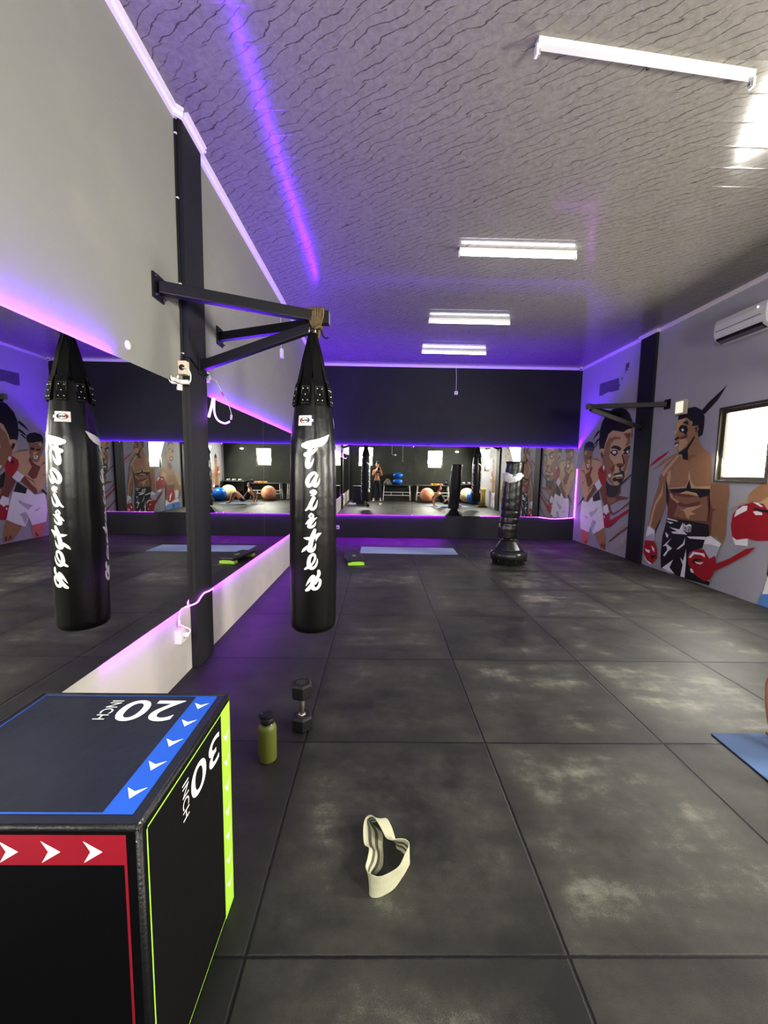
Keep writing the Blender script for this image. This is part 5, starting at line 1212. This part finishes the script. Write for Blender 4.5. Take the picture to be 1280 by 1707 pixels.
# wires, socket and lamp on the rear wall
r = wirebox('white socket at the end of a bent wire on the dark rear wall', None, (1.15, YR+.02, 2.11), (.08, .04, .08))
m = MB(); m.tube(smooth_path([(.985, YR+.01, ZC-.02), (.987, YR+.01, 3.0), (.985, YR+.01, 2.22), (1.0, YR+.01, 2.14), (1.06, YR+.01, 2.115), (1.12, YR+.01, 2.11)], 6), .007, 0, 6); m.obj('wire', WHITEP(), r)
r = thing('pull_cord', 'thin white cord hanging down the dark rear wall', 'cord', (1.49, YR+.012, 1.82))
m = MB(); m.tube([(1.49, YR+.012, ZC-.01), (1.492, YR+.012, 2.8), (1.49, YR+.012, 1.84)], .007, 0, 6); m.obj('cord', WHITEP(), r)
m = MB(); m.ball((1.49, YR+.016, 1.825), .018, 0, 12, 8); m.obj('pull', WHITEP(), r)
m = MB(); m.ball((4.02, YR+.03, 2.30), .06, 0, 20, 10, (1.4, .6, .65)); tag(m.obj('bulkhead_lamp', em('bulkhead_glow', (1,.97,.9), 6), None, (4.02, YR+.03, 2.30)), 'small oval lit lamp high on the dark rear wall', 'wall lamp')

# ------------------------------------------------------------------ people
def skin_mesh(nodes, edges, root, sub=2):
    """body grown from a skeleton: nodes name -> (x,y,z,r)"""
    names = list(nodes); idx = {k: i for i, k in enumerate(names)}
    me = bpy.data.meshes.new('skel'); me.from_pydata([nodes[k][:3] for k in names], [(idx[a], idx[b]) for a, b in edges], [])
    o = bpy.data.objects.new('skel', me); COL.objects.link(o)
    md = o.modifiers.new('skin', 'SKIN'); md.use_smooth_shade = True; md.branch_smoothing = .3
    for k in names:
        sv = me.skin_vertices[0].data[idx[k]]; r = nodes[k][3]; sv.radius = (r, r) if not isinstance(r, tuple) else r
        sv.use_root = (k == root)
    ss = o.modifiers.new('sub', 'SUBSURF'); ss.levels = sub; ss.render_levels = sub
    dg = bpy.context.evaluated_depsgraph_get(); dg.update()
    em_ = bpy.data.meshes.new_from_object(o.evaluated_get(dg))
    V = [tuple(v.co) for v in em_.vertices]; F = [tuple(p.vertices) for p in em_.polygons]
    bpy.data.objects.remove(o); bpy.data.meshes.remove(me); bpy.data.meshes.remove(em_)
    return V, F
SKIN = pm('warm_skin', (196, 142, 112), .55, 0, .08, 12, .05, 200, .4); HAIRM = pm('dark_brown_hair', (34, 25, 21), .55, 0, .35, 60, .5, 200)
EYEW = pm('eye_white', (230, 228, 224), .3); EYEK = pm('eye_dark', (30, 20, 16), .2); LIP = pm('lip_rose', (160, 84, 78), .45)
def head(mb, c, fwd, up, s=1.0):
    """a face: skull, jaw, nose, eyes, mouth, ears; materials 0 skin 1 white 2 dark 3 lip"""
    f = Vector(fwd).normalized(); u = Vector(up).normalized(); x = f.cross(u).normalized(); u = x.cross(f)
    c = Vector(c); P = lambda a, b, d: c + (x*a + f*b + u*d)*s
    V = []; F = []; S, R = 28, 18
    for i in range(R+1):
        t = PI*i/R; z = -math.cos(t)*.118; rr = math.sin(t)
        for k in range(S):
            a = 2*PI*k/S; ca, sa = math.cos(a), math.sin(a)
            wx = .074*rr; wy = .094*rr
            if z < -.02: 
                q = (-.02-z)/.098; wx *= 1-.28*q; wy *= 1-.10*q
            yy = sa*wy + (.012*max(0, (-.02-z)/.098) if sa > 0 else 0)
            if sa > .6 and -.015 < z < .03: yy -= .006
            V.append(P(ca*wx, yy, z))
    for i in range(R):
        for k in range(S): F.append((i*S+k, i*S+(k+1) % S, (i+1)*S+(k+1) % S, (i+1)*S+k))
    mb.add(V, F, 0, True)
    mb.tube([P(0,.088,.012), P(0,.098,-.012), P(0,.108,-.032), P(0,.094,-.040)], [.008*s,.011*s,.015*s,.009*s], 0, 10)
    for sx in (-1, 1):
        mb.ball(P(sx*.031,.079,.010), .0125*s, 1, 12, 8); mb.ball(P(sx*.031,.0885,.010), .0058*s, 2, 10, 6)
        mb.tube([P(sx*.014,.090,.030), P(sx*.030,.090,.036), P(sx*.048,.078,.030)], .0045*s, 2, 6)
        mb.tube(smooth_path([P(sx*.072,-.004,-.03), P(sx*.082,-.010,.0), P(sx*.080,-.018,.03), P(sx*.070,-.006,.028)], 3), .010*s, 0, 8)
    mb.tube([P(-.024,.084,-.066), P(-.008,.094,-.062), P(.008,.094,-.062), P(.024,.084,-.066)], [.003*s,.0062*s,.0062*s,.003*s], 3, 8)
    mb.tube([P(-.020,.084,-.070), P(0,.094,-.073), P(.020,.084,-.070)], [.003*s,.0066*s,.003*s], 3, 8)
def hair_cap(mb, c, fwd, up, s=1.0, bun=True):
    f = Vector(fwd).normalized(); u = Vector(up).normalized(); x = f.cross(u).normalized(); u = x.cross(f); c = Vector(c)
    P = lambda a, b, d: c + (x*a + f*b + u*d)*s
    S, R = 28, 12; V = []; F = []
    for i in range(R+1):
        for k in range(S):
            a = 2*PI*k/S; lim = .62*PI if math.sin(a) < -.2 else (.30*PI if math.sin(a) > .55 else .46*PI)
            t = lim*i/R; n = 1+.02*math.sin(9*a+3*t)
            V.append(P(math.cos(a)*math.sin(t)*.082*n, math.sin(a)*math.sin(t)*.102*n-.003, math.cos(t)*.126*n))
    for i in range(R):
        for k in range(S): F.append((i*S+k, i*S+(k+1) % S, (i+1)*S+(k+1) % S, (i+1)*S+k))
    mb.add(V, F, 0, True)
    if bun: mb.ball(P(.0,-.045,.135), .042*s, 0, 16, 10)
    else: mb.tube(smooth_path([P(0,-.095,.05), P(0,-.13,.04), P(0,-.145,-.03), P(0,-.125,-.10)], 5), [.026*s]*6+[.024*s]*5+[.020*s]*4+[.012*s], 0, 10)
def hand(mb, wrist, dirv, palm, thumb_side, curl, s=1.0, m=0):
    """palm plus five fingers; dirv along the hand, palm = palm normal, thumb_side = +-1"""
    w_ = Vector(wrist); d = Vector(dirv).normalized(); p = Vector(palm).normalized(); p = (p-d*p.dot(d)).normalized(); x = d.cross(p).normalized()*thumb_side
    kn = w_ + d*.085*s
    mb.tube([w_-d*.012*s, w_+d*.03*s, w_+d*.06*s, kn+d*.006*s], [.024*s,.033*s,.039*s,.036*s], m, 14, ell=(1,.50) if abs(d.z) < 2 else None)
    for i, (off, ln) in enumerate(((.029,.074),(.010,.084),(-.010,.077),(-.028,.060))):
        a = w_ + d*.080*s + x*off*s; path = [a]; dd = d.copy()
        for seg, k in ((.45, .5), (.30, 1.0), (.25, .8)):
            dd = (dd + p*curl*k).normalized(); path.append(path[-1]+dd*ln*seg*s)
        mb.tube(smooth_path(path, 3), [.0090*s]*4+[.0082*s]*3+[.0074*s]*2+[.0055*s], m, 8)
    t = w_ + d*.028*s + x*.030*s; td = (d*.7+x*.75+p*.25).normalized(); t2 = t+td*.040*s; td2 = (td+d*.5+p*curl*.6-x*.3).normalized(); t3 = t2+td2*.032*s
    mb.tube(smooth_path([t-td*.012*s, t, t2, t3], 3), [.013*s]*4+[.0105*s]*3+[.009*s]*2+[.0065*s], m, 8)

# -- the photographer, just behind the camera, holding the phone up in both hands
px, py = .31, -1.43
r = thing('person', 'woman in black crop top and navy leggings raising a phone, seen in the mirror', 'person', (px, py, 0))
B = {'pelvis': (px, py, .93, .115), 'waist': (px, py+.005, 1.07, .098), 'rib': (px, py+.01, 1.20, .108), 'chest': (px, py, 1.32, .108), 'neck0': (px, py-.005, 1.425, .058), 'neck': (px+.005, py+.012, 1.505, .048),
     'shL': (px-.155, py, 1.385, .052), 'elL': (px-.20, py+.09, 1.16, .038), 'foL': (px-.09, py+.20, 1.31, .033), 'wrL': (px+.012, py+.262, 1.425, .025),
     'shR': (px+.155, py, 1.385, .052), 'elR': (px+.215, py+.09, 1.17, .038), 'foR': (px+.185, py+.20, 1.31, .033), 'wrR': (px+.150, py+.262, 1.425, .025),
     'hiL': (px-.088, py, .86, .092), 'knL': (px-.13, py+.02, .48, .060), 'caL': (px-.142, py-.012, .33, .056), 'anL': (px-.155, py-.015, .09, .038), 'toL': (px-.17, py+.10, .035, .030),
     'hiR': (px+.088, py, .86, .092), 'knR': (px+.12, py+.02, .48, .060), 'caR': (px+.132, py-.012, .33, .056), 'anR': (px+.15, py-.015, .09, .038), 'toR': (px+.175, py+.10, .035, .030)}
E_ = [('pelvis','waist'),('waist','rib'),('rib','chest'),('chest','neck0'),('neck0','neck'),('chest','shL'),('shL','elL'),('elL','foL'),('foL','wrL'),('chest','shR'),('shR','elR'),('elR','foR'),('foR','wrR'),
      ('pelvis','hiL'),('hiL','knL'),('knL','caL'),('caL','anL'),('anL','toL'),('pelvis','hiR'),('hiR','knR'),('knR','caR'),('caR','anR'),('anR','toR')]
m = MB(); V, F = skin_mesh(B, E_, 'pelvis'); m.add(V, F, 0, True)
hc = (px+.01, py+.03, 1.615); head(m, hc, (.05,1,-.06), (0,.06,1), .98)
hand(m, B['wrL'][:3], (.12,.30,.75), (1,.25,0), 1, .35, .95); hand(m, B['wrR'][:3], (-.12,.30,.75), (-1,.25,0), -1, .35, .95)
m.obj('body', [SKIN, EYEW, EYEK, LIP], r)
def garment(name, keys, edges, infl, mat, root, parent, over=None):
    nd = {k: tuple(over[k]) if over and k in over else B[k][:3]+(B[k][3]+infl,) for k in keys}
    V, F = skin_mesh(nd, edges, root); g = MB(); g.add(V, F, 0, True); return g.obj(name, mat, parent)
LEG = pm('navy_legging', (27, 31, 48), .6, 0, .2, 30); BLKC = pm('black_sports_cloth', (17, 17, 20), .7, 0, .25, 40, .2, 200)
garment('leggings', ['pelvis','hip','hiL','knL','caL','anL','hiR','knR','caR','anR'], [('pelvis','hip'),('pelvis','hiL'),('hiL','knL'),('knL','caL'),('caL','anL'),('pelvis','hiR'),('hiR','knR'),('knR','caR'),('caR','anR')], .008, LEG, 'pelvis', r,
        {'hip': (px, py+.003, 1.01, .112)})
garment('crop_top', ['rib','chest','shL','shR'], [('rib','chest'),('chest','shL'),('chest','shR')], .022, BLKC, 'chest', r, {'shL': (px-.105, py, 1.385, .064), 'shR': (px+.105, py, 1.385, .064), 'rib': (px, py+.014, 1.19, .128)})
m = MB(); hair_cap(m, hc, (.05,1,-.06), (0,.06,1), .98); m.obj('hair', HAIRM, r)
for k, sg in (('anL', .12), ('anR', -.15)):
    m = MB(); M = Matrix.Translation((B[k][0], B[k][1]+.045, 0)) @ Matrix.Rotation(PI/2+sg, 4, 'Z'); shoe_mesh(m, M, 0, 1, 1.0); m.lathe([(.045,.06),(.046,.12),(.043,.125)], (B[k][0], B[k][1], 0), 16, 0); m.obj('shoe', [SHW, SOLE], r)
del r
r = thing('phone', 'dark phone held up by the woman, seen in the mirror', 'phone', (CAM[0], -1.150, 1.41))
m = MB(); m.prism(rrect(.038, .078, .010), -1.152, -1.143, lambda u, v, w_: (CAM[0]+u-.012, w_, CAM[2]-.045+v)); m.obj('case', pm('phone_glass', (18, 18, 22), .2), r, bevel=.002)
m = MB(); m.prism(rrect(.012, .012, .005), -1.143, -1.140, lambda u, v, w_: (CAM[0]+u, w_, CAM[2]+v)); m.obj('lens_island', pm('phone_lens', (10,10,14), .1), r)
del r

# -- the person exercising on the blue mat: reverse support, hands behind, knees bent
yo = .84
r = thing('person', 'person in black shorts and top leaning back on bent arms on the blue mat', 'person', (3.05, yo, 0))
B = {'pelvis': (3.06, yo, .135, .118), 'waist': (2.985, yo, .25, .105), 'rib': (2.91, yo, .37, .112), 'chest': (2.84, yo, .48, .115), 'neck0': (2.795, yo, .575, .060), 'neck': (2.80, yo, .645, .050),
     'shL': (2.79, yo-.165, .53, .052), 'elL': (2.600, yo-.19, .345, .039), 'foL': (2.610, yo-.185, .20, .033), 'wrL': (2.630, yo-.175, .075, .026),
     'shR': (2.79, yo+.165, .53, .052), 'elR': (2.618, yo+.19, .355, .041), 'foR': (2.622, yo+.185, .20, .034), 'wrR': (2.635, yo+.175, .075, .026),
     'hiL': (3.13, yo-.095, .15, .088), 'knL': (3.42, yo-.11, .49, .062), 'caL': (3.50, yo-.11, .33, .056), 'anL': (3.60, yo-.115, .085, .038), 'toL': (3.76, yo-.125, .032, .028),
     'hiR': (3.13, yo+.095, .15, .088), 'knR': (3.42, yo+.11, .49, .062), 'caR': (3.50, yo+.11, .33, .056), 'anR': (3.60, yo+.115, .085, .038), 'toR': (3.76, yo+.125, .032, .028)}
m = MB(); V, F = skin_mesh(B, E_, 'pelvis'); m.add(V, F, 0, True)
hc = (2.835, yo, .745); head(m, hc, (1,0,.05), (-.05,0,1), .98)
hand(m, (2.628, yo-.175, .045), (1,.0,-.08), (0,0,-1), 1, .12, .95); hand(m, (2.622, yo+.175, .045), (1,.0,-.08), (0,0,-1), -1, .12, .95)
m.obj('body', [SKIN, EYEW, EYEK, LIP], r)
garment('shorts', ['pelvis','hip','hiL','miL','hiR','miR'], [('pelvis','hip'),('pelvis','hiL'),('hiL','miL'),('pelvis','hiR'),('hiR','miR')], .018, BLKC, 'pelvis', r, {'hip': (3.01, yo, .20, .116), 'miL': (3.25, yo-.10, .29, .088), 'miR': (3.25, yo+.10, .29, .088)})
garment('top', ['low','waist','rib','chest','shL','shR'], [('low','waist'),('waist','rib'),('rib','chest'),('chest','shL'),('chest','shR')], .020, BLKC, 'chest', r, {'shL': (2.805, yo-.12, .525, .070), 'shR': (2.805, yo+.12, .525, .070), 'low': (3.03, yo, .185, .126), 'waist': (2.985, yo, .25, .126)})
m = MB(); hair_cap(m, hc, (1,0,.05), (-.05,0,1), .98, False); m.obj('hair', HAIRM, r)
del r

# ------------------------------------------------------------------ light, camera
W = bpy.data.worlds.new('World'); bpy.context.scene.world = W; W.use_nodes = True
sky = W.node_tree.nodes.new('ShaderNodeTexSky'); sky.sky_type = 'HOSEK_WILKIE'; sky.sun_direction = (.6, -.4, .7); sky.turbidity = 4
W.node_tree.links.new(sky.outputs[0], W.node_tree.nodes['Background'].inputs['Color']); W.node_tree.nodes['Background'].inputs['Strength'].default_value = .6
def area(name, loc, direction, sx, sy, power, col):
    l = bpy.data.lights.new(name, 'AREA'); l.shape = 'RECTANGLE'; l.size = sx; l.size_y = sy; l.energy = power; l.color = col
    o = bpy.data.objects.new(name, l); COL.objects.link(o); o.location = loc
    o.rotation_euler = Vector(direction).to_track_quat('-Z', 'Y').to_euler(); return o
# daylight entering through each window
area('window_daylight', (XR-.02, .25, 1.93), (-1, .06, -.42), .66, .86, WIN_P[0], (1.0, .97, .88))
area('window_daylight', (XR-.02, 3.915, 1.905), (-1, 0, -.3), .64, .86, WIN_P[1], (1.0, .97, .90))
area('window_daylight', (3.0, YR+.02, 1.93), (0, 1, -.25), .64, .78, WIN_P[2], (1.0, .96, .86))
area('window_daylight', (-.225, YR+.02, 2.01), (.2, 1, -.2), .62, .84, WIN_P[3], (1.0, .97, .90))
cd = bpy.data.cameras.new('camera'); cam = bpy.data.objects.new('camera', cd); COL.objects.link(cam)
cd.sensor_fit = 'HORIZONTAL'; cd.sensor_width = 36; cd.lens = 676.74*36/1280; cd.clip_start = .02; cd.clip_end = 100
pi_, ya, ro = .0981, .0138, .0149
Fw = Vector((math.sin(ya)*math.cos(pi_), math.cos(ya)*math.cos(pi_), -math.sin(pi_)))
R0 = Vector((math.cos(ya), -math.sin(ya), 0)); U0 = R0.cross(Fw)
Rr = R0*math.cos(ro)+U0*math.sin(ro); Uu = -R0*math.sin(ro)+U0*math.cos(ro)
cam.matrix_world = Matrix(((Rr.x, Uu.x, -Fw.x, CAM[0]), (Rr.y, Uu.y, -Fw.y, CAM[1]), (Rr.z, Uu.z, -Fw.z, CAM[2]), (0,0,0,1)))
sc = bpy.context.scene; sc.camera = cam
sc.view_settings.view_transform = 'Standard'; sc.view_settings.look = 'None'; sc.view_settings.exposure = EXPO; sc.view_settings.gamma = GAMMA
sc.cycles.max_bounces = 12; sc.cycles.diffuse_bounces = 5; sc.cycles.glossy_bounces = 6; sc.cycles.use_denoising = True
sc.cycles.sample_clamp_indirect = 8.0
